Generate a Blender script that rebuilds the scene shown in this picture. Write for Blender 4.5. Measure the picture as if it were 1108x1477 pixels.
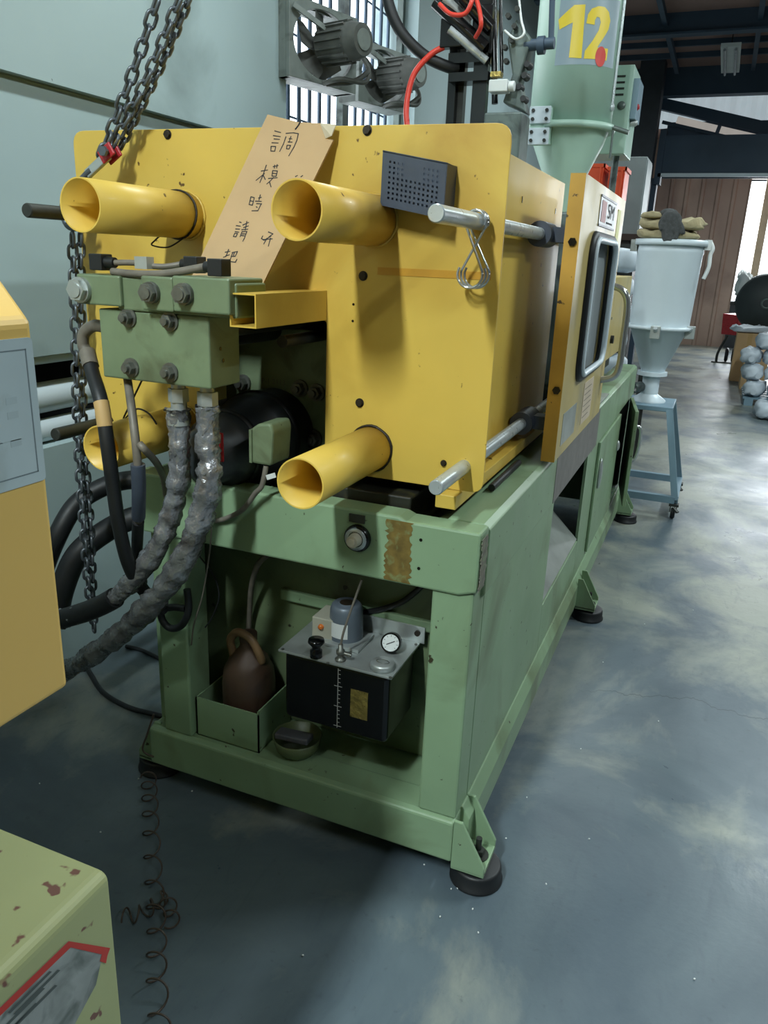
import bpy, bmesh, math, random
from mathutils import Vector, Matrix
for o in list(bpy.data.objects): bpy.data.objects.remove(o, do_unlink=True)
SC = bpy.context.scene
COL = SC.collection
random.seed(7)

# ---------------------------------------------------------------- camera
FPX, CX, CY = 1112.0, 554.0, 738.5
_d = Vector((1045 - CX, 390 - CY, FPX)).normalized()          # machine axis (+Y)
_e = Vector((1, 0.041, 0))
_u = _d.cross(_e).normalized()
if _u.y > 0: _u = -_u
_x = _d.cross(_u).normalized()
RM = Matrix((_x, _d, _u))                                       # camera (right, down, fwd) -> world
CAMLOC = Vector((0.411, -1.576, 1.55))
cam = bpy.data.cameras.new('camera'); cam_ob = bpy.data.objects.new('camera', cam); COL.objects.link(cam_ob)
cam.sensor_fit = 'HORIZONTAL'; cam.sensor_width = 36; cam.lens = 36 * FPX / 1108
cam.clip_start = 0.02; cam.clip_end = 200
c0, c1, c2 = RM.col[0], -RM.col[1], -RM.col[2]
cam_ob.matrix_world = Matrix(((c0.x, c1.x, c2.x, CAMLOC.x), (c0.y, c1.y, c2.y, CAMLOC.y), (c0.z, c1.z, c2.z, CAMLOC.z), (0, 0, 0, 1)))
SC.camera = cam_ob

def at(px, py, ax, val):
    """photo pixel -> world point on the plane ax = val"""
    r = RM @ Vector((px - CX, py - CY, FPX)); i = 'XYZ'.index(ax)
    return CAMLOC + r * ((val - CAMLOC[i]) / r[i])

# ---------------------------------------------------------------- world and exposure
w = bpy.data.worlds.new('World'); SC.world = w; w.use_nodes = True
w.node_tree.nodes['Background'].inputs[0].default_value = (0.86, 0.95, 1.0, 1)
w.node_tree.nodes['Background'].inputs[1].default_value = 3.0
SC.view_settings.view_transform = 'Standard'; SC.view_settings.look = 'None'
SC.view_settings.gamma = 1; SC.view_settings.use_curve_mapping = False
SC.view_settings.exposure = 0.0
LAMP_W = 44.0
LAMP_COL = (0.85, 0.98, 1.0)

# ---------------------------------------------------------------- materials
def lin(c):
    c = c / 255.0
    return c / 12.92 if c <= 0.04045 else ((c + 0.055) / 1.055) ** 2.4
def rgb(t): return (lin(t[0]), lin(t[1]), lin(t[2]), 1)
MATS = {}
def M(name, col, rough=0.5, metal=0.0, var=0.12, scale=6.0, bump=0.0, bscale=60.0, dirt=None, dirt_amt=0.5, dirt_scale=3.0, dirt2=None, d2amt=0.62, d2scale=40.0, emit=0, coat=0.0, rvar=0.1):
    """painted or bare surface: base colour with soft variation, grime and chips with shapes of their own"""
    if name in MATS: return MATS[name]
    m = bpy.data.materials.new(name); MATS[name] = m; m.use_nodes = True
    nt = m.node_tree; N = nt.nodes; L = nt.links
    b = N['Principled BSDF']
    tc = N.new('ShaderNodeTexCoord')
    def noise(sc, det=5, dist=0.0):
        n = N.new('ShaderNodeTexNoise'); n.inputs['Scale'].default_value = sc; n.inputs['Detail'].default_value = det
        n.inputs['Distortion'].default_value = dist
        L.new(tc.outputs['Object'], n.inputs['Vector']); return n.outputs['Fac']
    def ramp(f, a, bb):
        r = N.new('ShaderNodeMapRange'); r.inputs['From Min'].default_value = a; r.inputs['From Max'].default_value = bb
        L.new(f, r.inputs['Value']); return r.outputs['Result']
    def mix(f, a, bb):
        x = N.new('ShaderNodeMix'); x.data_type = 'RGBA'; L.new(f, x.inputs['Factor'])
        for s, v in ((x.inputs['A'], a), (x.inputs['B'], bb)):
            if isinstance(v, tuple): s.default_value = v
            else: L.new(v, s)
        return x.outputs['Result']
    c = rgb(col)
    lo = tuple(max(0, v * (1 - var)) for v in c[:3]) + (1,); hi = tuple(min(1, v * (1 + var)) for v in c[:3]) + (1,)
    out = mix(ramp(noise(scale), 0.3, 0.7), lo, hi)
    if dirt:
        out = mix(ramp(noise(dirt_scale, 8, 0.6), dirt_amt, dirt_amt + 0.18), out, rgb(dirt))
    if dirt2:
        out = mix(ramp(noise(d2scale, 3, 0.2), d2amt, d2amt + 0.03), out, rgb(dirt2))
    L.new(out, b.inputs['Base Color'])
    r = N.new('ShaderNodeMapRange'); L.new(noise(scale * 2.3), r.inputs['Value'])
    r.inputs['To Min'].default_value = max(0.03, rough - rvar); r.inputs['To Max'].default_value = min(1, rough + rvar)
    L.new(r.outputs['Result'], b.inputs['Roughness'])
    b.inputs['Metallic'].default_value = metal
    b.inputs['Coat Weight'].default_value = coat
    if emit:
        L.new(out, b.inputs['Emission Color']); b.inputs['Emission Strength'].default_value = emit
    if bump:
        bp = N.new('ShaderNodeBump'); bp.inputs['Strength'].default_value = bump; bp.inputs['Distance'].default_value = 0.01
        L.new(noise(bscale, 4), bp.inputs['Height']); L.new(bp.outputs['Normal'], b.inputs['Normal'])
    return m

YEL = M('yellow_paint', (214, 180, 80), 0.42, var=0.10, scale=2.5, dirt2=(96, 68, 26), d2amt=0.715, d2scale=34, dirt=(186, 144, 52), dirt_amt=0.56, dirt_scale=2.0, coat=0.04)
YELP = M('yellow_worn_paint', (186, 166, 104), 0.4, var=0.12, scale=3, dirt=(150, 140, 110), dirt_amt=0.55, dirt_scale=4)
GRN = M('green_paint', (132, 158, 124), 0.42, var=0.10, scale=3, dirt=(104, 118, 86), dirt_amt=0.52, dirt_scale=2.8, dirt2=(58, 54, 36), d2amt=0.705, d2scale=38)
GRNV = M('green_valve_paint', (112, 128, 98), 0.45, var=0.15, scale=9, dirt=(84, 90, 66), dirt_amt=0.52, dirt_scale=7, dirt2=(52, 52, 42), d2amt=0.72, d2scale=40)  # base colour lowered to carry shade from the tube above the valves
GRND = M('green_oily_paint', (88, 100, 66), 0.4, var=0.2, scale=6, dirt=(40, 40, 26), dirt_amt=0.48, dirt_scale=4)
GRNL = M('light_green_paint', (178, 184, 132), 0.4, var=0.05, scale=3, dirt2=(124, 84, 72), d2amt=0.655, d2scale=22)
GRNH = M('hopper_green_paint', (162, 192, 176), 0.42, var=0.08, scale=3, dirt=(136, 164, 146), dirt_amt=0.6, dirt_scale=3)
RUST = M('oil_stain', (110, 92, 44), 0.55, var=0.3, scale=40, dirt=(120, 130, 84), dirt_amt=0.55, dirt_scale=45)
BLK = M('black_rubber', (26, 28, 30), 0.5, var=0.3, scale=12)
BLKG = M('black_gloss', (14, 15, 16), 0.22, var=0.3, scale=5)
DRK = M('dark_grimy_steel', (52, 54, 50), 0.5, 0.3, var=0.35, scale=9, dirt=(28, 26, 22), dirt_amt=0.5, dirt_scale=6)
CAST = M('grey_casting', (96, 108, 104), 0.45, 0.3, var=0.2, scale=9, dirt=(40, 46, 46), dirt_amt=0.5, dirt_scale=7)
STL = M('bright_steel', (186, 194, 196), 0.3, 0.45, var=0.1, scale=20)
CHR = M('chrome', (196, 200, 200), 0.16, 0.7, var=0.04, scale=10)
ALU = M('dull_aluminium', (178, 184, 182), 0.4, 0.6, var=0.12, scale=14, dirt=(104, 104, 94), dirt_amt=0.6, dirt_scale=9)
CHN = M('chain_steel', (92, 98, 104), 0.36, 0.5, var=0.3, scale=30)
BOLT = M('bolt_steel', (110, 112, 106), 0.4, 0.6, var=0.25, scale=40)
BOLTD = M('dark_bolt', (44, 36, 26), 0.5, 0.3, var=0.3, scale=40)
FOIL = M('silver_wrap', (142, 144, 148), 0.26, 0.55, var=0.35, scale=14, bump=1.0, bscale=26, dirt=(60, 54, 50), dirt_amt=0.52, dirt_scale=9)
HOSEG = M('grey_conduit', (112, 106, 96), 0.5, 0.1, var=0.2, scale=30)
CARD = M('cardboard', (190, 158, 116), 0.85, var=0.06, scale=7, dirt=(160, 130, 96), dirt_amt=0.62, dirt_scale=6)
INK = M('black_ink', (34, 32, 34), 0.7, var=0.1)
BASK = M('grey_plastic', (60, 68, 82), 0.42, var=0.12, scale=18)
RED = M('red_paint', (168, 40, 46), 0.4, var=0.15, scale=20, dirt=(70, 24, 24), dirt_amt=0.6, dirt_scale=20)
REDH = M('red_hose_plastic', (214, 66, 52), 0.3, var=0.08)
ORG = M('orange_plastic', (226, 84, 44), 0.45, var=0.08)
PALE = M('pale_blue_white_paint', (202, 214, 220), 0.38, var=0.06, scale=3)
WHT = M('white_plastic', (214, 218, 216), 0.45, var=0.06)
BAG = M('white_sack', (196, 206, 214), 0.5, var=0.10, scale=9, bump=0.3, bscale=14)
PAPER = M('paper_label', (206, 210, 208), 0.6, var=0.05, scale=14)
PLAC = M('placard_plate', (186, 202, 206), 0.35, var=0.05, scale=10, dirt=(168, 182, 182), dirt_amt=0.55, dirt_scale=12)
GREYC = M('grey_cabinet_paint', (132, 142, 142), 0.5, var=0.08)
STAND = M('stand_blue_grey_paint', (112, 138, 152), 0.45, var=0.1)
STEELB = M('dark_blue_steel', (56, 74, 92), 0.6, var=0.2, scale=2)
CLOTH = M('burlap_cloth', (168, 156, 122), 0.9, var=0.15, scale=16, bump=0.5, bscale=90)
GLOVE = M('dark_knit', (70, 72, 72), 0.95, var=0.2, scale=60, bump=0.6, bscale=220)
TAN = M('tan_tape', (180, 148, 96), 0.6, var=0.1)
GOLD = M('gold_foil', (176, 154, 88), 0.3, 0.7, var=0.25, scale=40, bump=0.6, bscale=50)
JUG = M('dirty_brown_plastic', (74, 56, 44), 0.5, var=0.3, scale=9, dirt=(38, 28, 24), dirt_amt=0.5, dirt_scale=7)
FANG = M('fan_grey_paint', (116, 124, 120), 0.5, var=0.15, scale=12, dirt=(70, 74, 70), dirt_amt=0.5, dirt_scale=9)
FAND = M('fan_grimy_metal', (84, 86, 82), 0.6, 0.2, var=0.3, scale=14)
COIL = M('brown_coil', (74, 62, 54), 0.4, var=0.2, scale=30)
NUMY = M('yellow_sticker', (232, 204, 58), 0.4, var=0.03)
STKR = M('red_sticker', (205, 62, 52), 0.45, var=0.06)
SILV = M('worn_silver_sheet', (150, 156, 150), 0.32, 0.3, var=0.2, scale=8)

def glass_mat():
    m = bpy.data.materials.new('clear_window_plastic'); m.use_nodes = True
    nt = m.node_tree; N = nt.nodes; L = nt.links; N.remove(N['Principled BSDF'])
    t0 = N.new('ShaderNodeBsdfTransparent'); t0.inputs[0].default_value = (0.86, 0.9, 0.9, 1)
    df = N.new('ShaderNodeBsdfDiffuse'); df.inputs[0].default_value = rgb((196, 204, 206)); t = N.new('ShaderNodeMixShader'); t.inputs[0].default_value = 0.68   # pale grey mixed in for reflections on the pane
    L.new(t0.outputs[0], t.inputs[1]); L.new(df.outputs[0], t.inputs[2])
    g = N.new('ShaderNodeBsdfGlossy'); g.inputs['Roughness'].default_value = 0.05
    f = N.new('ShaderNodeFresnel'); f.inputs[0].default_value = 1.6
    x = N.new('ShaderNodeMixShader'); L.new(f.outputs[0], x.inputs[0]); L.new(t.outputs[0], x.inputs[1]); L.new(g.outputs[0], x.inputs[2])
    L.new(x.outputs[0], N['Material Output'].inputs[0]); return m
GLASS = glass_mat()

def floor_mat():
    m = bpy.data.materials.new('worn_epoxy_floor'); m.use_nodes = True
    nt = m.node_tree; N = nt.nodes; L = nt.links; b = N['Principled BSDF']
    tc = N.new('ShaderNodeTexCoord')
    def noise(sc, det, dist=0.0, stretch=None):
        n = N.new('ShaderNodeTexNoise'); n.inputs['Scale'].default_value = sc; n.inputs['Detail'].default_value = det; n.inputs['Distortion'].default_value = dist
        n.inputs['Roughness'].default_value = 0.62
        if stretch:
            mp = N.new('ShaderNodeMapping'); mp.inputs['Scale'].default_value = stretch; L.new(tc.outputs['Object'], mp.inputs['Vector']); L.new(mp.outputs[0], n.inputs['Vector'])
        else: L.new(tc.outputs['Object'], n.inputs['Vector'])
        return n.outputs['Fac']
    def mr(f, a, bb, c=0.0, d=1.0):
        r = N.new('ShaderNodeMapRange'); L.new(f, r.inputs['Value'])
        for k, v in (('From Min', a), ('From Max', bb), ('To Min', c), ('To Max', d)): r.inputs[k].default_value = v
        return r.outputs['Result']
    def mix(f, a, bb):
        x = N.new('ShaderNodeMix'); x.data_type = 'RGBA'; L.new(f, x.inputs['Factor'])
        for s, v in ((x.inputs['A'], a), (x.inputs['B'], bb)):
            if isinstance(v, tuple): s.default_value = v
            else: L.new(v, s)
        return x.outputs['Result']
    def math_(op, a, bb):
        x = N.new('ShaderNodeMath'); x.operation = op
        for s, v in zip(x.inputs, (a, bb)):
            if isinstance(v, (int, float)): s.default_value = v
            else: L.new(v, s)
        return x.outputs[0]
    base = mix(mr(noise(1.1, 8, 0.8), 0.38, 0.62), rgb((74, 87, 96)), rgb((96, 109, 115)))
    # paint worn through to pale concrete, mostly out in the aisle
    sep = N.new('ShaderNodeSeparateXYZ'); L.new(tc.outputs['Object'], sep.inputs[0])
    aisle = mr(sep.outputs['Y'], -0.6, 2.0, -0.05, 0.10)
    worn = math_('ADD', noise(1.7, 9, 0.5, (1, 0.8, 1)), aisle)
    base = mix(mr(worn, 0.51, 0.68, 0, 0.8), base, rgb((148, 151, 138)))
    base = mix(mr(noise(9, 6, 1.0, (2.2, 0.6, 1)), 0.56, 0.76, 0, 0.45), base, rgb((70, 82, 92)))
    base = mix(mr(noise(34, 6), 0.62, 0.7, 0, 0.35), base, rgb((62, 70, 76)))
    # a long hairline crack: level set of a low-frequency noise
    ca_, cb_ = at(850, 990, 'Z', 0), at(1130, 1036, 'Z', 0); sl = (cb_.y - ca_.y) / (cb_.x - ca_.x)
    line = math_('ADD', math_('MULTIPLY', math_('SUBTRACT', sep.outputs['X'], ca_.x), sl), ca_.y)
    wob = math_('MULTIPLY', math_('SUBTRACT', noise(3.0, 6, 0.0, (1, 0.05, 1)), 0.5), 0.35)
    cr = math_('ABSOLUTE', math_('SUBTRACT', sep.outputs['Y'], math_('ADD', line, wob)), 0)
    cm = math_('MULTIPLY', mr(cr, 0.0012, 0.0035, 0.75, 0.0), math_('MULTIPLY', mr(sep.outputs['X'], ca_.x - 0.05, ca_.x + 0.1), mr(sep.outputs['X'], 1.6, 2.2, 1, 0)))
    base = mix(cm, base, rgb((48, 54, 58)))
    L.new(base, b.inputs['Base Color'])
    L.new(mr(noise(2.2, 7, 0.5), 0.3, 0.7, 0.26, 0.48), b.inputs['Roughness'])
    bp = N.new('ShaderNodeBump'); bp.inputs['Strength'].default_value = 0.12; bp.inputs['Distance'].default_value = 0.01
    L.new(noise(14, 6), bp.inputs['Height']); L.new(bp.outputs[0], b.inputs['Normal'])
    return m
FLOOR = floor_mat()
WALL = M('painted_plaster_wall', (162, 181, 183), 0.75, var=0.06, scale=1.2, dirt=(126, 142, 143), dirt_amt=0.56, dirt_scale=1.4, dirt2=(90, 100, 100), d2amt=0.76, d2scale=14, bump=0.15, bscale=8)
BROWN = M('brown_corrugated_sheet', (164, 140, 126), 0.6, var=0.12, scale=1.0, dirt=(132, 110, 100), dirt_amt=0.5, dirt_scale=0.7)
ROOFM = M('red_brown_roof_sheet', (150, 120, 112), 0.8, var=0.15, scale=0.8)
SKYL = M('translucent_roof_sheet', (206, 216, 220), 0.6, var=0.1, scale=2)
DARKW = M('dark_recess_wall', (58, 62, 64), 0.85, var=0.2)

# ---------------------------------------------------------------- mesh helpers
class MB:
    def __init__(s): s.v = []; s.f = []; s.sm = []
    def add(s, vs, fs, sm=False):
        n = len(s.v); s.v += [Vector(a) for a in vs]
        for f in fs: s.f.append([i + n for i in f]); s.sm.append(sm)
        return s
    def box(s, lo, hi):
        (a, b, c), (d, e, f) = lo, hi
        a, d = min(a, d), max(a, d); b, e = min(b, e), max(b, e); c, f = min(c, f), max(c, f)
        return s.add([(a, b, c), (d, b, c), (d, e, c), (a, e, c), (a, b, f), (d, b, f), (d, e, f), (a, e, f)],
                     [(0, 3, 2, 1), (4, 5, 6, 7), (0, 1, 5, 4), (1, 2, 6, 5), (2, 3, 7, 6), (3, 0, 4, 7)])
    def obox(s, c, ax, ay, az):
        """box from centre and three half-axis vectors"""
        c, ax, ay, az = Vector(c), Vector(ax), Vector(ay), Vector(az)
        vs = [c + i * ax + j * ay + k * az for k in (-1, 1) for i, j in ((-1, -1), (1, -1), (1, 1), (-1, 1))]
        return s.add(vs, [(0, 3, 2, 1), (4, 5, 6, 7), (0, 1, 5, 4), (1, 2, 6, 5), (2, 3, 7, 6), (3, 0, 4, 7)])
    def bar(s, p, q, wd, ht, up=(0, 0, 1)):
        p, q = Vector(p), Vector(q); d = (q - p); u = Vector(up)
        if abs(d.normalized().dot(u)) > 0.95: u = Vector((0, 1, 0))
        r = d.cross(u).normalized(); u = r.cross(d).normalized()
        return s.obox((p + q) / 2, d / 2, r * wd / 2, u * ht / 2)
    def frame(s, d):
        d = Vector(d).normalized(); u = Vector((0, 0, 1)) if abs(d.z) < 0.9 else Vector((1, 0, 0))
        r = d.cross(u).normalized(); return r, r.cross(d).normalized()
    def cyl(s, p, q, r0, r1=None, n=20, caps=True, sm=True, ph=0.0):
        p, q = Vector(p), Vector(q); r1 = r0 if r1 is None else r1; a, b = s.frame(q - p)
        vs = []
        for c, r in ((p, r0), (q, r1)):
            for i in range(n):
                t = 2 * math.pi * i / n + ph; vs.append(c + (a * math.cos(t) + b * math.sin(t)) * r)
        s.add(vs, [(i, (i + 1) % n, n + (i + 1) % n, n + i) for i in range(n)], sm)
        if caps:
            s.add(vs[:n], [tuple(range(n))[::-1]]); s.add(vs[n:], [tuple(range(n))])
        return s
    def hexa(s, p, q, r): return s.cyl(p, q, r, n=6, sm=False)
    def pipe(s, p, q, ro, ri, n=32):
        """open tube with wall thickness"""
        p, q = Vector(p), Vector(q); a, b = s.frame(q - p); rings = []
        vs = []
        for c, r in ((p, ro), (q, ro), (q, ri), (p, ri)):
            for i in range(n):
                t = 2 * math.pi * i / n; vs.append(c + (a * math.cos(t) + b * math.sin(t)) * r)
        base = len(s.v); s.v += vs
        for k in range(4):
            k2 = (k + 1) % 4
            for i in range(n):
                j = (i + 1) % n
                s.f.append([base + k * n + i, base + k * n + j, base + k2 * n + j, base + k2 * n + i]); s.sm.append(k in (0, 2))
        return s
    def tube(s, pts, r, n=12, closed=False, caps=True):
        """sweep along a polyline; r is a number or a list"""
        pts = [Vector(p) for p in pts]; m = len(pts); rr = r if isinstance(r, (list, tuple)) else [r] * m
        ref = None; vs = []
        for i, p in enumerate(pts):
            if closed: d = pts[(i + 1) % m] - pts[i - 1]
            else: d = pts[min(i + 1, m - 1)] - pts[max(i - 1, 0)]
            d.normalize()
            if ref is None: ref, _ = s.frame(d)
            ref = (ref - d * ref.dot(d))
            if ref.length < 1e-6: ref, _ = s.frame(d)
            ref.normalize(); b = d.cross(ref)
            for k in range(n):
                t = 2 * math.pi * k / n; vs.append(p + (ref * math.cos(t) + b * math.sin(t)) * rr[i])
        fs = []
        for i in range(m if closed else m - 1):
            j = (i + 1) % m
            for k in range(n): fs.append((i * n + k, i * n + (k + 1) % n, j * n + (k + 1) % n, j * n + k))
        s.add(vs, fs, True)
        if caps and not closed:
            s.add(vs[:n], [tuple(range(n))[::-1]]); s.add(vs[-n:], [tuple(range(n))])
        return s
    def lathe(s, prof, c, n=32, axis='Z'):
        """profile [(radius, height)...] round an axis through c"""
        c = Vector(c); vs = []
        for r, h in prof:
            for i in range(n):
                t = 2 * math.pi * i / n; x, y = r * math.cos(t), r * math.sin(t)
                vs.append(c + (Vector((x, y, h)) if axis == 'Z' else Vector((x, h, y)) if axis == 'Y' else Vector((h, x, y))))
        fs = [(k * n + i, k * n + (i + 1) % n, (k + 1) * n + (i + 1) % n, (k + 1) * n + i) for k in range(len(prof) - 1) for i in range(n)]
        return s.add(vs, fs, True)
    def prism(s, poly, o, u, v, wv):
        """polygon [(a,b)...] at o + a*u + b*v, extruded by vector wv"""
        o, u, v, wv = Vector(o), Vector(u), Vector(v), Vector(wv); n = len(poly)
        A = [o + u * a + v * b for a, b in poly]; B = [p + wv for p in A]
        return s.add(A + B, [tuple(range(n))[::-1], tuple(range(n, 2 * n))] + [(i, (i + 1) % n, n + (i + 1) % n, n + i) for i in range(n)])
    def ellipsoid(s, c, r, n=16, m=10, p=1.0, rot=None):
        c = Vector(c); vs = []
        sg = lambda x: math.copysign(abs(x) ** p, x)
        for j in range(m + 1):
            a = -math.pi / 2 + math.pi * j / m
            for i in range(n):
                t = 2 * math.pi * i / n
                q = Vector((r[0] * sg(math.cos(a)) * sg(math.cos(t)), r[1] * sg(math.cos(a)) * sg(math.sin(t)), r[2] * sg(math.sin(a))))
                vs.append(c + (rot @ q if rot else q))
        return s.add(vs, [(j * n + i, j * n + (i + 1) % n, (j + 1) * n + (i + 1) % n, (j + 1) * n + i) for j in range(m) for i in range(n)], True)
    def build(s, name, mat, parent=None, bevel=0, seg=2, origin=None, remesh=0, solid=0):
        off = wloc(parent) if parent else Vector((0, 0, 0))
        o3 = Vector(origin) if origin is not None else None
        base = o3 if o3 is not None else off
        me = bpy.data.meshes.new(name)
        me.from_pydata([tuple(a - base) for a in s.v], [], s.f); me.update()
        bm = bmesh.new(); bm.from_mesh(me)
        if bevel or remesh or solid: bmesh.ops.remove_doubles(bm, verts=bm.verts, dist=1e-6)
        bmesh.ops.recalc_face_normals(bm, faces=bm.faces); bm.to_mesh(me); bm.free()
        if len(me.polygons) == len(s.sm): me.polygons.foreach_set('use_smooth', s.sm)
        ob = bpy.data.objects.new(name, me); COL.objects.link(ob); me.materials.append(mat)
        ob.location = base - off
        if parent: ob.parent = parent
        if solid:
            q = ob.modifiers.new('s', 'SOLIDIFY'); q.thickness = solid; q.offset = 0
        if bevel:
            q = ob.modifiers.new('b', 'BEVEL'); q.width = bevel; q.segments = seg; q.limit_method = 'ANGLE'; q.angle_limit = math.radians(40); q.harden_normals = False
        if remesh:
            q = ob.modifiers.new('r', 'REMESH'); q.mode = 'VOXEL'; q.voxel_size = remesh; q.use_smooth_shade = True
            q = ob.modifiers.new('sm', 'SMOOTH'); q.iterations = 4
        return ob
def wloc(o):
    v = Vector((0, 0, 0))
    while o: v += o.location; o = o.parent
    return v
def tag(o, label=None, cat=None, group=None, kind=None):
    if label: o['label'] = label
    if cat: o['category'] = cat
    if group: o['group'] = group
    if kind: o['kind'] = kind
    return o
def thing(name, label, cat, loc, group=None):
    o = bpy.data.objects.new(name, None); COL.objects.link(o); o.location = Vector(loc); o.empty_display_size = 0.1
    return tag(o, label, cat, group)
def inst(src, loc, parent=None, rot=None, name=None):
    """copy one object (sharing its mesh) to a world place"""
    c = src.copy(); COL.objects.link(c); c.parent = parent
    c.location = Vector(loc) - (wloc(parent) if parent else Vector((0, 0, 0)))
    if rot is not None: c.rotation_euler = rot
    if name: c.name = name
    return c
def smooth(pts, k=8):
    """Catmull-Rom through the points"""
    P = [Vector(p) for p in pts]; out = []
    for i in range(len(P) - 1):
        a, b, c, d = P[max(i - 1, 0)], P[i], P[i + 1], P[min(i + 2, len(P) - 1)]
        for j in range(k):
            t = j / k
            out.append(0.5 * ((2 * b) + (c - a) * t + (2 * a - 5 * b + 4 * c - d) * t * t + (3 * b - a - 3 * c + d) * t ** 3))
    out.append(P[-1]); return out
def rpoly(pts, r, k=5):
    """round the corners of a polygon; r number or list"""
    n = len(pts); out = []
    for i in range(n):
        p0, p, p1 = Vector(pts[i - 1]), Vector(pts[i]), Vector(pts[(i + 1) % n]); rr = r[i] if isinstance(r, (list, tuple)) else r
        if rr <= 0: out.append(tuple(p)); continue
        a = p + (p0 - p).normalized() * rr; b = p + (p1 - p).normalized() * rr
        for j in range(k + 1):
            t = j / k; out.append(tuple(a * (1 - t) ** 2 + p * 2 * t * (1 - t) + b * t * t))
    return out
def pts(lst): return [at(x, y, 'Y', d) for x, y, d in lst]
X, Y, Z = Vector((1, 0, 0)), Vector((0, 1, 0)), Vector((0, 0, 1))

# ================================================================ THE SETTING
def struct(mb, name, mat, parent=None, **k):
    o = mb.build(name, mat, parent, **k)
    if not parent: o['kind'] = 'structure'
    return o
WX = -1.70          # left wall face
struct(MB().box((-2.6, -7, -0.1), (7, 24, 0)), 'floor', FLOOR)
# left wall: plinth, deep slot, middle, thicker upper part with a window hole
WY0, WY1, WZ0, WZ1 = 2.06, 3.78, 1.7, 3.45
b = MB()
b.box((-2.0, -7, 0), (WX, 17, 0.86)); b.box((-2.0, -7, 1.18), (WX, 17, WZ0)); b.box((-2.0, -7, WZ0), (WX, WY0, 2.02)); b.box((-2.0, WY1, WZ0), (WX, 17, 2.02))
b.box((-2.0, -7, 2.035), (WX + 0.035, WY0, 4.05)); b.box((-2.0, WY1, 2.035), (WX + 0.035, 17, 4.05)); b.box((-2.0, WY0, WZ1), (WX + 0.035, WY1, 4.05))
b.box((-2.0, -7, 2.02), (WX - 0.02, WY0, 2.035)); b.box((-2.0, WY1, 2.02), (WX - 0.02, 17, 2.035))
struct(b, 'wall_left', WALL)
struct(MB().box((-2.45, -7, 0.86), (-2.4, 17, 1.18)).box((-2.4, -7, 0.84), (-2.0, 17, 0.86)).box((-2.4, -7, 1.18), (-2.0, 17, 1.2)), 'trim_1', DARKW)  # dark grey lining puts the shade of the slot into its colour
HALLW = M('dull_brown_wall_sheet', (72, 68, 64), 0.8, var=0.1, scale=1)
struct(MB().box((6.9, -7, 0), (7, 17, 4.05)), 'wall_right', HALLW)
struct(MB().box((-2, -7.1, 0), (7, -7, 4.05)), 'wall_front', HALLW)
# ceiling with purlins
ceil = struct(MB().box((-2, -7, 4.05), (7, 17.2, 4.12)), 'ceiling', ROOFM)
for yy in (5.2, 6.6, 8.0):
    MB().box((-1.6, yy - 0.07, 3.84), (6.9, yy + 0.07, 3.86)).box((-1.6, yy - 0.01, 3.86), (6.9, yy + 0.01, 4.05)).build('roof_beam', STEELB, ceil)
for yy in (7.2, 8.55, 9.1, 9.65):
    MB().box((-1.6, yy - 0.02, 3.99), (6.9, yy + 0.02, 4.05)).build('purlin', STEELB, ceil)
for xx in (-0.55, 0.35, 1.25):
    MB().box((xx - 0.025, 6, 3.93), (xx + 0.025, 10.2, 3.99)).build('tie_rail', STEELB, ceil)
# end of the bay: beam, gable sheet, sloping gutter beam, shutter housing
GY = 10.4
struct(MB().box((-1.6, GY, 3.72), (6.9, GY + 0.2, 4.05)), 'trim_2', STEELB)
gs = struct(MB().box((-1.6, 17.0, 3.3), (6.9, 17.1, 4.1)), 'trim_3', STEELB)
# translucent corrugated sheet behind the sloping beam
b = MB(); n = 60; x0, x1 = -0.9, 3.0; vs = []
for i in range(n + 1):
    xx = x0 + (x1 - x0) * i / n; yy = GY + 0.5 + (0.04 if (i // 2) % 2 else 0)
    vs += [(xx, yy, 3.4), (xx, yy, 4.0)]
b.add(vs, [(2 * i, 2 * i + 2, 2 * i + 3, 2 * i + 1) for i in range(n)])
struct(b, 'window_2', M('glowing_translucent_sheet', (206, 220, 226), 0.6, emit=0.5, var=0.06))  # glow in the material stands in for daylight behind the sheet
p, q = at(962, 152, 'Y', GY + 0.3), at(1108, 186, 'Y', GY + 0.3); d = (q - p)
struct(MB().bar(p - d * 0.1, q + d * 3, 0.12, 0.14), 'trim_4', STEELB)
p, q = at(970, 171, 'Y', GY + 0.26), at(1108, 203, 'Y', GY + 0.26); d = (q - p)
strip_glow = M('glowing_strip_pane', (214, 206, 198), 0.6, emit=0.42, var=0.05)  # panes glow by themselves in place of daylight coming through
g = MB().bar(p - d * 0.1 - Z * 0.07, q + d * 3 - Z * 0.07, 0.05, 0.04); st = struct(g, 'window_3', STEELB)
for k in range(6):
    MB().bar(p + d * (0.05 + k * 0.46), p + d * (0.05 + k * 0.46 + 0.42), 0.02, 0.085).build('pane', strip_glow, st)
sh = at(960, 252, 'Y', GY - 0.1)
struct(MB().box((-0.62, GY - 0.1, sh.z), (6.9, GY + 0.1, at(1040, 196, 'Y', GY).z)).box((-0.62, GY + 0.34, sh.z), (6.9, GY + 0.4, 3.45)), 'door_2', STEELB)
struct(MB().box((-0.62, GY - 0.14, sh.z - 0.03), (6.9, GY - 0.1, sh.z + 0.015)), 'trim_5', PALE)
b = MB().box((-0.98, GY - 0.5, 0), (-0.68, GY - 0.2, 4.05)); struct(b, 'trim_6', M('dark_column_paint', (52, 56, 62), 0.6, var=0.15))
b = MB().box((-0.66, GY - 0.14, 2.62), (-0.58, GY + 0.1, 3.3)).box((-0.70, GY - 0.1, 0), (-0.62, GY + 0.1, 2.7)); struct(b, 'trim_7', STEELB)
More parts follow.
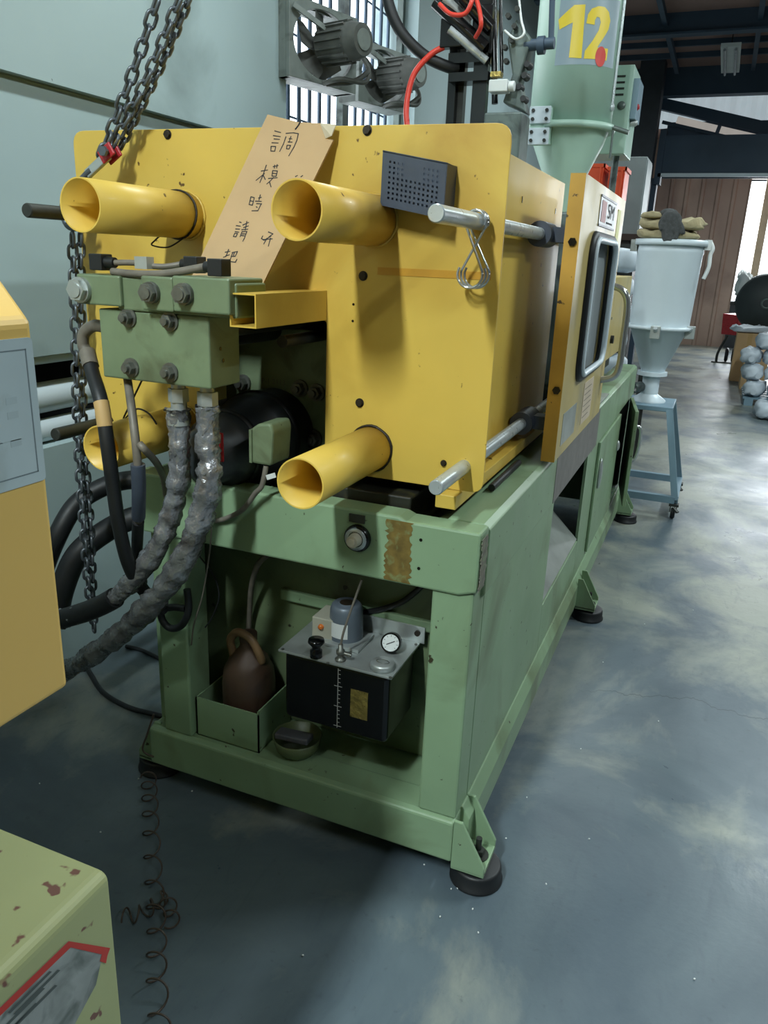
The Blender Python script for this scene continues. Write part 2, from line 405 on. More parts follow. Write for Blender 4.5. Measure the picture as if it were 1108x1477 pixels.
# far wall of corrugated sheet with the bright doorway beside it
BY = 16.6; xr = at(1064, 380, 'Y', BY).x
b = MB(); vs = []; x = -2.0; prof = []; k = 0
while x < xr:
    prof += [(x, 0), (x + 0.20, 0), (x + 0.225, -0.035), (x + 0.275, -0.035)]; x += 0.30
for (xx, dy) in prof: vs += [(min(xx, xr), BY + dy, 0), (min(xx, xr), BY + dy, 4.05)]
b.add(vs, [(2 * i, 2 * i + 2, 2 * i + 3, 2 * i + 1) for i in range(len(prof) - 1)]); b.box((-2, BY + 0.01, 0), (xr, BY + 0.1, 4.05))
struct(b, 'wall_back', BROWN)
struct(MB().box((xr + 2.6, BY, 0), (7, BY + 0.1, 4.05)).box((xr, BY, 3.3), (xr + 2.6, BY + 0.1, 4.05)), 'wall_back_right', BROWN)
struct(MB().box((xr, BY - 0.06, 0), (xr + 2.6, BY + 0.0, 0.95)), 'trim_8', DARKW)
q = at(1100, 330, 'Y', BY - 0.1)
struct(MB().box((q.x - 0.07, BY - 0.1, 0), (q.x + 0.07, BY + 0.05, 3.3)), 'door_1', M('tan_door_jamb', (200, 178, 150), 0.7))
# window in the left wall: steel frame and vertical bars
wn = struct(MB().box((-1.80, WY0, WZ0), (-1.76, WY0 + 0.04, WZ1)).box((-1.80, WY1 - 0.04, WZ0), (-1.76, WY1, WZ1)).box((-1.80, WY0, WZ0), (-1.76, WY1, WZ0 + 0.04)).box((-1.80, WY0, WZ1 - 0.04), (-1.76, WY1, WZ1))
            .box((-1.80, 2.88, WZ0), (-1.76, 2.94, WZ1)), 'window_1', CAST)
for k in range(14):
    yy = WY0 + 0.12 + k * 0.12
    MB().cyl((-1.86, yy, WZ0), (-1.86, yy, WZ1), 0.012, n=8).build('window_bar', STEELB, wn)
for k in range(6):
    zz = 2.25 + k * 0.2
    MB().cyl((-1.89, WY0, zz), (-1.89, WY1, zz), 0.006, n=6).build('cross_wire', STEELB, wn)
MB().box((-1.98, 2.36, WZ0), (-1.92, 2.44, WZ1)).build('post', CAST, wn)
# pale pipes along the left wall
for (zz, r, lab) in ((1.165, 0.022, 'thin pale blue pipe running along the top of the dark wall slot'), (1.02, 0.055, 'wide pale blue pipe in the middle of the dark wall slot'), (0.905, 0.042, 'pale blue pipe running along the bottom of the dark wall slot')):
    o = MB().cyl((WX - 0.03 - r, -3, zz), (WX - 0.03 - r, 12, zz), r, n=16).build('wall_pipe', PALE); tag(o, lab, 'pipe')
    for yy in (-2.0, 1.5, 5.0, 8.5): MB().box((WX - 0.06 - 2 * r, yy - 0.02, zz - r - 0.004), (WX - 0.001, yy + 0.02, zz - r + 0.002)).build('pipe_bracket', DRK, o)

# ---------------------------------------------------------------- fluorescent lamps under the roof
def lamp(x, y, z, label, alongx=False, power=LAMP_W, lit=True):
    t = thing('fluorescent_lamp', label, 'lamp', (x, y, z), 'fluorescent lamps under the roof')
    u, v = (X, Y) if alongx else (Y, X); c = Vector((x, y, z))
    MB().obox(c + Z * 0.05, u * 0.62, v * 0.10, Z * 0.018).build('housing', WHT, t)
    for s in (-0.055, 0.055):
        MB().cyl(c + v * s - u * 0.6 + Z * 0.01, c + v * s + u * 0.6 + Z * 0.01, 0.014, n=10).build('tube', M('lamp_tube_glass' if lit else 'unlit_tube_glass', (235, 240, 240) if lit else (150, 154, 158), 0.3, emit=4.0 if lit else 0, var=0), t)
    for s in (-0.45, 0.45): MB().cyl(c + u * s + Z * 0.06, (c + u * s).xy.to_3d() + Z * 4.05, 0.006, n=6).build('hanger', DRK, t)
    if lit:
        ld = bpy.data.lights.new('tube_light', 'AREA'); ld.shape = 'RECTANGLE'; ld.size = 0.16; ld.size_y = 1.2; ld.energy = power; ld.color = LAMP_COL
        lo = bpy.data.objects.new('tube_light', ld); COL.objects.link(lo); lo.parent = t; lo.location = (0, 0, -0.012)
        if alongx: lo.rotation_euler = (0, 0, math.pi / 2)
    return t
lamp(-0.55, -2.95, 3.72, 'lit fluorescent lamp above the neighbouring machine', power=LAMP_W * 4.6)
lamp(-0.55, 0.9, 3.72, 'lit fluorescent lamp straight above the clamp cover', power=LAMP_W * 0.8)
lamp(2.5, -1.7, 3.72, 'added unseen fluorescent lamp brightening the neighbouring hood and the cover side', power=LAMP_W * 0.95)  # extra lamp, added to brighten the hood and cover side
lamp(1.9, 1.9, 3.72, 'lit fluorescent lamp over the aisle beside the safety door', power=LAMP_W * 1.7)
lamp(2.0, 5.4, 3.72, 'lit fluorescent lamp over the aisle beside the mobile hopper', power=LAMP_W * 2.2)
lamp(-0.3, 5.6, 3.72, 'lit fluorescent lamp behind the green hopper', power=LAMP_W * 0.6)
lamp(4.6, 3.6, 3.72, 'lit fluorescent lamp far out over the open hall', power=LAMP_W * 1.2)
p = at(1053, 92, 'Z', 3.76)
fl = lamp(p.x, p.y, 3.76, 'unlit fluorescent lamp hanging under the roof beam', lit=False)
lamp(0.9, 13.2, 3.72, 'added unseen fluorescent lamp brightening the far wall by the doorway', power=LAMP_W * 1.5)  # lamp added out of view to brighten the corrugated far wall
# daylight entering by the far doorway and the fan window
def daylight(name, loc, rot, sx, sy, e):
    ld = bpy.data.lights.new(name, 'AREA'); ld.shape = 'RECTANGLE'; ld.size = sx; ld.size_y = sy; ld.energy = e; ld.color = (0.9, 0.96, 1.0)
    lo = bpy.data.objects.new(name, ld); COL.objects.link(lo); lo.location = loc; lo.rotation_euler = rot
daylight('doorway_daylight', (xr + 1.3, BY + 0.15, 1.65), (math.radians(-90), 0, 0), 2.6, 3.3, 270)
daylight('window_daylight', (-1.99, (WY0 + WY1) / 2, 2.6), (0, math.radians(-90), 0), 1.7, 1.7, 25)

# ================================================================ THE INJECTION MOULDING MACHINE
mc = thing('injection_moulding_machine', 'injection moulding machine with yellow covers on a long green steel bed', 'machine', (-0.47, 1.7, 0))
BZ0, BZ1, BT = 0.075, 0.2, 0.976
L_, END = -0.95, 3.46
# ---- bed: front frame
b = MB()
b.prism([(L_, 0.818), (-0.035, 0.818), (0.008, 0.832), (0.008, BT), (-0.17, BT), (-0.19, BT + 0.008), (L_, BT + 0.008)], (0, -0.008, 0), X, Z, (0, 0.07, 0))
b.box((-0.101, 0, BZ1), (0, 0.10, 0.83)); b.box((L_ + 0.05, 0, BZ1), (L_ + 0.145, 0.10, 0.83))
b.prism([(-0.012, BZ0), (-0.012, BZ1 - 0.006), (0.006, BZ1), (0.09, BZ1), (0.09, BZ0)], (L_, 0, 0), Y, Z, (-L_, 0, 0))
b.box((L_, 0.08, 0.15), (-0.01, 0.22, BZ1 - 0.002))
# shelf edge of the pump bay and cross rail
b.box((-0.62, 0.19, 0.60), (-0.10, 0.205, 0.635))
base = b.build('bed_frame', GRN, mc, bevel=0.006)
MB().box((L_ + 0.02, 0.207, BZ1 + 0.004), (-0.1, 0.22, 0.83)).build('bay_panel', M('oil_stained_green_paint', (104, 120, 88), 0.4, var=0.15, scale=5, dirt=(58, 62, 42), dirt_amt=0.47, dirt_scale=3.2, dirt2=(36, 32, 22), d2amt=0.68, d2scale=20), mc)
# ---- bed: right flank with chute opening
oa, ob_ = at(802, 700, 'X', 0).y, at(843, 700, 'X', 0).y
oz1, oz0 = at(815, 680, 'X', 0).z, at(795, 850, 'X', 0).z
b = MB()
b.box((-0.012, 0.1, BZ1), (0, oa, 0.82)); b.box((-0.012, ob_, BZ1), (0, END, 0.82)); b.box((-0.012, oa, BZ1), (0, ob_, oz0)); b.box((-0.012, oa, oz1), (0, ob_, 0.82))
b.build('side_panel', GRN, mc, bevel=0.002)
b = MB().prism([(-0.10, BT - 0.012), (-0.092, BT), (-0.006, BT), (0.010, BT - 0.012), (0.010, 0.80), (0.0, 0.79), (-0.03, 0.79), (-0.03, BT - 0.05), (-0.10, BT - 0.05)], (0, 0.062, 0), X, Z, (0, END - 0.062, 0))
b.build('bed_rail', GRN, mc, bevel=0.004)
MB().prism([(-0.10, BT - 0.012), (-0.092, BT), (-0.006, BT), (0.010, BT - 0.012), (0.010, 0.80), (-0.03, 0.80), (-0.03, BT - 0.05), (-0.10, BT - 0.05)], (L_, 0.062, 0), -X, Z, (0, END - 0.062, 0)).build('bed_rail', GRN, mc, bevel=0.004)
MB().box((-0.88, 0.062, 0.88), (-0.10, END, 0.905)).box((-0.118, 0.062, 0.905), (-0.10, END, BT - 0.01)).build('bed_plate', GRND, mc)
b = MB().prism([(0.0, BZ0), (0.024, BZ0), (0.024, BZ1 - 0.03), (0.004, BZ1 + 0.004), (-0.02, BZ1 + 0.004), (-0.02, BZ0)], (0, 0.05, 0), X, Z, (0, END - 0.05, 0))
b.build('sole_rail', GRN, mc, bevel=0.003)
MB().box((L_, 0.05, BZ0), (L_ + 0.03, END, 0.82)).box((L_, END - 0.03, BZ0), (0, END, 0.82)).build('rear_panel', GRN, mc)
# bare rubbed strip and stain
def jag(z0, z1, xa, xb, amp, n=26):
    L1 = [(xa + random.uniform(-amp, amp), z0 + (z1 - z0) * i / n) for i in range(n + 1)]; L2 = [(xb + random.uniform(-amp, amp), z1 - (z1 - z0) * i / n) for i in range(n + 1)]
    return L1 + L2
MB().prism(jag(0.823, 0.974, -0.217, -0.155, 0.006), (0, -0.0088, 0), X, Z, (0, 0.001, 0)).build('oil_streak', RUST, mc)
MB().prism(jag(0.835, 0.962, -0.0055, 0.045, 0.007), (0.0105, 0, 0), Y, Z, (0.001, 0, 0)).build('worn_corner', M('rubbed_bare_steel', (112, 106, 94), 0.55, var=0.3, scale=60, dirt=(122, 134, 104), dirt_amt=0.5, dirt_scale=50), mc)
s0, s1 = at(800, 700, 'X', 0.01).y, at(852, 700, 'X', 0.01).y
MB().box((0.0095, s0, 0.80), (0.0112, s1, BT - 0.013)).build('worn_patch', M('worn_grey_paint', (112, 108, 104), 0.5, var=0.12, scale=12), mc)
# chute plate inside the opening
MB().add([(-0.004, oa + 0.01, oz0 + 0.01), (-0.004, ob_ - 0.01, oz0 + 0.01), (-0.30, ob_ - 0.01, oz0 + 0.30), (-0.30, oa + 0.01, oz0 + 0.30)], [(0, 1, 2, 3)]).build('chute_plate', SILV, mc, solid=0.004)
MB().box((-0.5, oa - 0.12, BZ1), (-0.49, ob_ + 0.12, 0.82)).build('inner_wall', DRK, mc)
# ---- side doors
def side_door(y0, y1, z0, z1, ajar):
    c = Vector((0.004, y1, (z0 + z1) / 2)) if ajar else None
    if not ajar:
        o = MB().box((0.001, y0, z0), (0.013, y1, z1)).build('side_door', GRN, mc, bevel=0.003)
        MB().ellipsoid((0.018, y0 + 0.06, z1 - 0.16), (0.012, 0.028, 0.075)).build('latch', ALU, o)
        MB().ellipsoid((0.018, y1 - 0.05, z1 - 0.17), (0.012, 0.014, 0.03)).build('lock', ALU, o)
    else:
        # hinged at the far edge, standing a little open
        a = math.radians(ajar); d = Vector((math.sin(a), -math.cos(a), 0)); nrm = Vector((math.cos(a), math.sin(a), 0)); h = Vector((0.012, y1, 0)); wd = y1 - y0
        o = MB().obox(h + d * wd / 2 + Z * (z0 + z1) / 2, d * wd / 2, nrm * 0.010, Z * (z1 - z0) / 2).build('side_door', GRN, mc, bevel=0.003)
        g = h + d * wd * 0.55 + nrm * 0.012
        MB().tube(smooth([g + Z * (z1 - 0.12), g + nrm * 0.04 + Z * (z1 - 0.14), g + nrm * 0.045 + Z * (z1 - 0.24), g + nrm * 0.03 + Z * (z1 - 0.32), g + Z * (z1 - 0.33)]), 0.009).build('handle', CHR, o)
d0 = at(850, 740, 'X', 0).y; d1 = at(881, 690, 'X', 0).y
side_door(d0, d1, 0.235, 0.775, 0)
side_door(d1 + 0.03, END - 0.10, 0.235, 0.79, 9)
MB().box((0.0002, d1 + 0.002, 0.24), (0.0012, END - 0.12, 0.785)).build('dark_gap_sheet', BLKG, mc)  # black sheet painted in for the dark of the door gap
# ---- feet: gusset bracket, anchor bolt, rubber pad
def foot(cx, cy, sgn, front=False):
    b = MB(); e = 0.024 if not front else 0.0; t = 0.010
    for yy in ((-0.0075 if front else cy - 0.055), cy + 0.055):
        b.prism([(0.022 * 0 + 0.0, BZ0 - 0.012), (0.088, BZ0 - 0.012), (0.088, BZ0 + 0.012), (0.022, 0.205), (0.0, 0.205)], (cx - sgn * 0.055, yy - t / 2, 0), X * sgn, Z, (0, t, 0))
    y0 = -0.011 if front else cy - 0.06
    b.box((cx - sgn * 0.055, y0, BZ0 - 0.018), (cx + sgn * 0.033, cy + 0.06, BZ0 - 0.004))
    f = b.build('foot_bracket', GRN, mc, bevel=0.002)
    MB().lathe([(0, 0), (0.068, 0), (0.070, 0.002), (0.070, 0.008), (0.066, 0.011), (0.065, 0.040), (0.063, 0.046), (0.058, 0.0485), (0, 0.0505)], (cx, cy, 0), 36).build('rubber_pad', BLK, f)
    MB().cyl((cx, cy, 0.05), (cx, cy, 0.125), 0.008, n=12).hexa((cx, cy, BZ0 + 0.0), (cx, cy, BZ0 + 0.016), 0.017).cyl((cx, cy, BZ0 - 0.004), (cx, cy, BZ0), 0.028).build('anchor_bolt', DRK, f)
foot(0.055, 0.05, 1, True); foot(0.077, 1.80, 1); foot(0.077, 3.36, 1); foot(L_ - 0.03, 0.07, -1); foot(L_ - 0.05, 1.8, -1)
# ---- dial knob on the front beam
k = at(516, 776, 'Y', -0.01)
o = MB().lathe([(0, -0.012), (0.030, -0.012), (0.034, -0.004), (0.034, 0.002), (0, 0.002)], k, 28, 'Y').build('dial', BLKG, mc)
MB().lathe([(0.019, -0.013), (0.028, -0.0128), (0.028, -0.0122)], k, 28, 'Y').build('dial_ring', STL, o)
MB().cyl(k + Vector((0, -0.012, 0)), k + Vector((0, -0.034, 0)), 0.017, 0.014).cyl(k + Vector((0, -0.034, 0)), k + Vector((0, -0.040, 0)), 0.009).build('knob', M('dirty_white_plastic', (196, 190, 172), 0.5, var=0.15, scale=40), o)
k2 = at(515, 748, 'Y', -0.01); MB().box(k2 - Vector((0.020, 0.002, 0.010)), k2 + Vector((0.020, 0.004, 0.010))).build('dial_plate', DRK, mc)
for (x_, y_) in ((607, 779), (604, 820)):
    h = at(x_, y_, 'Y', -0.009); MB().cyl(h, h + Y * 0.004, 0.004, n=10).build('screw_hole', BLKG, mc)

# ---- yellow clamp cover: the upright front plate
PY = 0.10
PX0, PX1, PZ0, PZ1 = -1.165, -0.026, 1.035, 1.815
poly = rpoly([(PX1, PZ0), (PX1, PZ1), (PX0, PZ1 + 0.006), (PX0, PZ0), (-0.80, PZ0), (-0.80, 1.40), (-0.437, 1.40), (-0.437, PZ0)], [0.03, 0.035, 0.035, 0.03, 0.01, 0.01, 0.01, 0.004])
cov = MB().prism(poly, (0, PY, 0), X, Z, (0, 0.006, 0)).build('clamp_cover', YEL, mc, bevel=0.0015)
for (x_, y_) in ((524, 398), (519, 581), (530, 188), (242, 194), (640, 668)):
    k = at(x_, y_, 'Y', PY); r = 0.0085 if y_ != 668 else 0.006
    MB().hexa(k + Y * 0.002, k - Y * 0.007, r).cyl(k + Y * 0.002, k - Y * 0.001, r * 1.3).build('cover_bolt', BOLTD, cov)
for (x_, y_) in ((510, 439), (509, 463)):
    k = at(x_, y_, 'Y', PY); MB().cyl(k + Y * 0.002, k - Y * 0.0008, 0.003, n=10).build('screw_hole', BLKG, cov)
a_, b_ = at(545, 388, 'Y', PY), at(690, 402, 'Y', PY)
MB().box((a_.x, PY - 0.0012, b_.z - 0.002), (PX1 - 0.02, PY, a_.z + 0.004)).build('weld_seam', M('darker_yellow_paint', (192, 140, 40), 0.45, var=0.1, scale=20), cov)
# ---- four guard tubes round the tie-bar ends
TUBES = [(-0.322, 1.624), (-0.826, 1.626), (-0.312, 1.107), (-0.862, 1.10)]
for i, (tx, tz) in enumerate(TUBES):
    y0 = -0.255 if i != 3 else -0.21
    o = MB().pipe((tx, y0, tz), (tx, PY, tz), 0.0535, 0.0505, 40).build('guard_tube', YEL, mc)
    wb = MB(); ring = []
    for k in range(28):
        t = 2 * math.pi * k / 28; rr = 0.055 + random.uniform(-0.0012, 0.0012); ring.append((tx + rr * math.cos(t), PY - 0.002, tz + rr * math.sin(t)))
    wb.tube(ring, 0.0035, 6, closed=True).build('weld_bead', YEL if i != 2 else BOLTD, o)
    MB().cyl((tx, PY - 0.01, tz), (tx, 0.5, tz), 0.040, n=24).build('tie_bar', DRK, o)
    if i == 1:
        wr = [(tx + 0.0555 * math.cos(t), 0.065 + 0.004 * math.sin(t * 2), tz + 0.0555 * math.sin(t)) for t in [2 * math.pi * k / 32 for k in range(32)]]
        MB().tube(wr, 0.0025, 6, closed=True).tube(smooth([(tx + 0.02, 0.06, tz - 0.052), (tx - 0.02, 0.05, tz - 0.075), (tx - 0.06, 0.04, tz - 0.072), (tx - 0.058, 0.05, tz - 0.06), (tx - 0.04, 0.055, tz - 0.045)]), 0.002, 6).build('tie_wire', BOLTD, o)
# ---- rectangular tube sticking out under the sign
RX1, RY0 = -0.437, -0.212
rx0 = at(331, 440, 'Y', RY0).x; b = MB(); zt, zb, t = 1.469, 1.402, 0.003
b.box((rx0, RY0, zt - t), (RX1, PY, zt)); b.box((rx0, RY0, zb), (RX1, PY, zb + t)); b.box((rx0, RY0, zb + t), (rx0 + t, PY, zt - t)); b.box((RX1 - t, RY0, zb + t), (RX1, PY, zt - t))
o = b.build('box_tube', YEL, mc); MB().box((RX1 - 0.03, RY0 + 0.05, zb + t), (RX1 - t, RY0 + 0.07, zb + 0.026)).build('stop_block', BLK, o)
# ---- side and top sheets of the clamp cover
CXS = -0.115
sc = MB().prism([(PY + 0.006, 1.01), (1.18, 1.01), (1.18, 1.80), (PY + 0.006, 1.80)], (CXS - 0.004, 0, 0), Y, Z, (0.004, 0, 0)).box((PX0 + 0.06, PY + 0.006, 1.796), (CXS - 0.004, 1.18, 1.80)).box((PX0 + 0.06, PY + 0.006, 1.01), (PX0 + 0.064, 1.18, 1.796)).build('cover_sheet', YEL, mc, bevel=0.001)
n0, n1 = at(735, 420, 'X', CXS), at(722, 610, 'X', CXS)
MB().box((CXS, 0.24, 1.13), (CXS + 0.0012, 0.44, 1.47)).build('notice_sheet', M('faded_paper_notice', (186, 186, 168), 0.45, var=0.15, scale=14, dirt=(160, 156, 132), dirt_amt=0.5, dirt_scale=9), sc)
for yy in (0.6, 1.06):
    MB().box((CXS, yy, 1.70), (CXS + 0.0015, yy + 0.006, 1.716)).build('slot', BLKG, sc)
MB().box((-0.125, 0.055, 1.000), (-0.075, 1.22, 1.033)).build('guide_angle', YEL, mc, bevel=0.002)
# ---- guide rods, two bright at the door side, two at the wall side coloured dark for shade
for (rx, rz, y0, y1, m_) in ((-0.075, 1.626, -0.195, 1.72, STL), (-0.075, 1.094, -0.10, 1.72, STL), (-1.115, 1.62, -0.12, 0.35, DRK), (-1.115, 1.08, -0.10, 0.6, DRK)):
    MB().cyl((rx, y0 + 0.003, rz), (rx, y1, rz), 0.0165, n=24, caps=False).cyl((rx, y0, rz), (rx, y0 + 0.003, rz), 0.0145, 0.0165, n=24).cyl((rx, y1 - 0.002, rz), (rx, y1, rz), 0.0165, n=24).build('guide_rod', m_, mc)
# ---- sliding safety door with window
DX0, DX1, DY0, DY1, DZ0, DZ1 = -0.008, 0.032, 0.69, 1.63, 0.985, 1.782
wy0, wy1, wz0, wz1 = 0.90, 1.42, 1.205, 1.635
win = rpoly([(wy0, wz0), (wy1, wz0), (wy1, wz1), (wy0, wz1)], 0.07, 7)
def ringplate(outer, inner, o, u, v, wv, mb):
    """plate with one hole: both loops resampled by angle"""
    n = len(inner); A = []
    cx_ = sum(p[0] for p in inner) / n; cy_ = sum(p[1] for p in inner) / n
    (x0, y0), (x1, y1) = outer
    for (a, c) in inner:
        dx, dy = a - cx_, c - cy_; s = min(((x1 - cx_) / dx if dx > 0 else (x0 - cx_) / dx) if abs(dx) > 1e-9 else 1e9, ((y1 - cy_) / dy if dy > 0 else (y0 - cy_) / dy) if abs(dy) > 1e-9 else 1e9)
        A.append([cx_ + dx * s, cy_ + dy * s])
    for (ex, ey) in ((x0, y0), (x1, y0), (x1, y1), (x0, y1)):           # snap the nearest sample to each corner
        j = min(range(n), key=lambda i: (A[i][0] - ex) ** 2 + (A[i][1] - ey) ** 2); A[j] = [ex, ey]
    o, u, v, wv = Vector(o), Vector(u), Vector(v), Vector(wv)
    P = [o + u * a + v * c for a, c in A]; Q = [o + u * a + v * c for a, c in inner]
    vs = P + Q + [p + wv for p in P] + [q + wv for q in Q]; fs = []
    for i in range(n):
        j = (i + 1) % n
        fs += [(i, j, n + j, n + i), (2 * n + i, 3 * n + i, 3 * n + j, 2 * n + j), (i, 2 * n + i, 2 * n + j, j), (n + i, n + j, 3 * n + j, 3 * n + i)]
    return mb.add(vs, fs)
door = ringplate(((DY0, DZ0), (DY1, DZ1)), win, (DX0, 0, 0), Y, Z, (DX1 - DX0, 0, 0), MB()).build('safety_door', YELP, mc, bevel=0.002)
fr = [(DX1 + 0.002, a, c) for a, c in win]
MB().tube(fr, 0.014, 10, closed=True).build('window_seal', BLK, door)
fr2 = [(DX1 + 0.014, wy0 + (a - wy0) * 0.95 + 0.013, wz0 + (c - wz0) * 0.95 + 0.0108) for a, c in win]
MB().tube(fr2, 0.010, 8, closed=True).build('window_trim', PALE, door)
MB().prism([(a, c) for a, c in win], (DX0 + 0.02, 0, 0), Y, Z, (0.003, 0, 0)).build('window_pane', GLASS, door)
MB().box((DX0 - 0.001, DY0 - 0.0012, DZ0), (DX1, DY0, DZ1)).build('door_edge', M('door_edge_paint', (206, 158, 62), 0.5, var=0.12, scale=8, dirt2=(80, 60, 30), d2amt=0.7, d2scale=30), door)
for (x_, y_) in ((826, 349), (803, 563)):
    k = at(x_, y_, 'Y', DY0 - 0.002); MB().hexa(k + Y * 0.003, k - Y * 0.006, 0.012).build('edge_bolt', BLKG, door)
# rod bearings carrying the door
for rz in (1.626, 1.094):
    MB().cyl((-0.075, DY0 - 0.02, rz), (-0.075, DY0 + 0.10, rz), 0.034, n=24).box((-0.06, DY0 + 0.02, rz - 0.02), (DX0, DY0 + 0.08, rz + 0.02)).build('rod_bearing', BASK, door)
# name plate: red square and grey lettering too worn to read beyond its first letters
ny0, ny1, nz0, nz1 = 1.0, 1.37, 1.665, 1.755
pl = MB().box((DX1, ny0, nz0), (DX1 + 0.002, ny1, nz1)).build('name_plate', M('faded_plate', (150, 158, 160), 0.4, var=0.06), door)
fm = MB()
for (a, c, d, e) in ((ny0, nz0, ny1, nz0 + 0.006), (ny0, nz1 - 0.006, ny1, nz1)): fm.box((DX1 + 0.002, a, c), (DX1 + 0.0035, d, e))
fm.build('plate_border', BASK, door)
MB().box((DX1 + 0.002, ny0 + 0.03, nz0 + 0.014), (DX1 + 0.003, ny0 + 0.13, nz1 - 0.014)).build('red_square', M('faded_red_print', (176, 120, 118), 0.5), door)

def text_mesh(txt, size, font_bold=0.0):
    cu = bpy.data.curves.new('txt', 'FONT'); cu.body = txt; cu.size = size; cu.offset = font_bold; cu.resolution_u = 6
    ob = bpy.data.objects.new('txt', cu); COL.objects.link(ob)
    dg = bpy.context.evaluated_depsgraph_get(); me = bpy.data.meshes.new_from_object(ob.evaluated_get(dg))
    bpy.data.objects.remove(ob, do_unlink=True); bpy.data.curves.remove(cu); return me
def text_on(txt, size, fn, name, mat, parent, bold=0.0, wide=None, high=None, cuts=0):
    """flat print: text mesh mapped by fn(x, y) -> world point"""
    me = text_mesh(txt, size, bold); bm = bmesh.new(); bm.from_mesh(me)
    xs = [v.co.x for v in bm.verts]; ys = [v.co.y for v in bm.verts]; x0, x1, y0, y1 = min(xs), max(xs), min(ys), max(ys)
    if cuts:
        for k in range(1, cuts):
            bmesh.ops.bisect_plane(bm, geom=bm.verts[:] + bm.edges[:] + bm.faces[:], plane_co=(x0 + (x1 - x0) * k / cuts, 0, 0), plane_no=(1, 0, 0))
    off = wloc(parent)
    for v in bm.verts:
        a = (v.co.x - x0) / (x1 - x0); c = (v.co.y - y0) / (y1 - y0)
        v.co = Vector(fn(a * (wide or (x1 - x0)), c * (high or (y1 - y0)))) - off
    bm.to_mesh(me); bm.free(); me.materials.clear(); me.materials.append(mat); me.name = name
    o = bpy.data.objects.new(name, me); COL.objects.link(o); o.parent = parent; return o
text_on('SM', 0.06, lambda a, c: (DX1 + 0.0032, ny0 + 0.17 + a, nz0 + 0.03 + c), 'plate_lettering', INK, door, wide=0.15, high=0.045)
MB().box((DX1 + 0.002, ny0 + 0.16, nz0 + 0.014), (DX1 + 0.003, ny0 + 0.30, nz0 + 0.019)).build('plate_line', INK, door)
MB().box((DX1, 1.44, 1.40), (DX1 + 0.0012, 1.52, 1.74)).build('caution_strip', M('faded_yellow_sticker', (204, 200, 112), 0.5, var=0.1, scale=20), door)
st = MB().box((DX1, 1.13, 1.02), (DX1 + 0.0012, 1.34, 1.165)).build('notice_sticker', M('faded_pink_paper', (196, 180, 158), 0.6, var=0.08), door)
for k in range(6): MB().box((DX1 + 0.0012, 1.15, 1.04 + k * 0.02), (DX1 + 0.0016, 1.15 + random.uniform(0.12, 0.17), 1.044 + k * 0.02)).build('print_line', M('faded_print', (140, 128, 112), 0.6), door)
MB().box((DX1, 0.76, 1.02), (DX1 + 0.001, 1.0, 1.12)).build('scuffed_patch', SILV, door)
# handle: bent tube standing off the far edge of the door
HY = 1.56; hp = [at(868, 418, 'Y', HY), at(884, 413, 'Y', HY), at(899, 420, 'Y', HY), at(905, 440, 'Y', HY), at(899, 490, 'Y', HY), at(893, 530, 'Y', HY), at(884, 544, 'Y', HY), at(866, 548, 'Y', HY)]
hp[0].x = DX1 - 0.002; hp[-1].x = DX1 - 0.002
MB().tube(smooth(hp, 6), 0.013, 14).build('door_handle', CHR, door)

# ---- clamp works seen through the cover: cylinder, drive motor, flange, junction box
fl_y = 0.30
fl = MB().prism(rpoly([(-0.86, 1.0), (-0.44, 1.0), (-0.44, 1.34), (-0.50, 1.355), (-0.80, 1.355), (-0.86, 1.33)], 0.02), (0, fl_y, 0), X, Z, (0, 0.05, 0)).build('flange_plate', GRNV, mc, bevel=0.004)
for (x_, z_) in ((458, 566), (454, 632), (434, 560), (352, 552)):
    k = at(x_, z_, 'Y', fl_y); x_, z_ = k.x, k.z
    MB().cyl((x_, fl_y, z_), (x_, fl_y - 0.008, z_), 0.024).hexa((x_, fl_y - 0.008, z_), (x_, fl_y - 0.028, z_), 0.018).cyl((x_, fl_y - 0.028, z_), (x_, fl_y - 0.036, z_), 0.010).build('hex_bolt', BOLT, fl)
text_on('P-1 2113', 0.03, lambda a, c_: (at(378, 549, 'Y', fl_y).x + a, fl_y - 0.0012, at(378, 552, 'Y', fl_y).z + c_), 'cast_lettering', BOLT, fl, wide=0.075, high=0.014)
mR = 0.125; mX = at(438, 620, 'Y', 0.24).x - mR; mZ = at(400, 566, 'Y', 0.24).z - mR
mo = MB().lathe([(0, -0.36), (0.05, -0.36), (0.07, -0.345), (0.078, -0.30), (0.092, -0.29), (0.097, -0.26), (0.097, -0.16), (0.118, -0.145), (mR, -0.12), (mR, 0.0)], (mX, fl_y, mZ), 40, 'Y').build('drive_motor', M('oily_black_paint', (44, 48, 50), 0.42, var=0.3, scale=8), mc)
MB().lathe([(0.099, -0.25), (0.104, -0.245), (0.104, -0.235), (0.099, -0.23)], (mX, fl_y, mZ), 40, 'Y').build('cooling_ring', BLK, mo)
MB().lathe([(mR + 0.001, -0.10), (mR + 0.006, -0.095), (mR + 0.006, -0.085), (mR + 0.001, -0.08)], (mX, fl_y, mZ), 40, 'Y').build('cooling_ring', BLK, mo)
tg = at(318, 645, 'Y', -0.065); MB().box(tg - Vector((0.008, 0.002, 0.035)), tg + Vector((0.008, 0.002, 0.035))).build('red_tag', RED, mo)
jb_c = at(380, 640, 'Y', -0.05)
jb = MB().prism(rpoly([(-0.030, -0.052), (0.024, -0.052), (0.030, 0.03), (0.024, 0.050), (-0.010, 0.046), (-0.030, 0.032)], 0.008), jb_c - X * 0.004, X, Z, (0, 0.09, 0)).build('junction_box', GRNV, mo, bevel=0.006)
MB().box(jb_c + Vector((-0.037, -0.004, -0.05)), jb_c + Vector((-0.030, 0.10, 0.03))).build('box_cover', GRNV, mo)
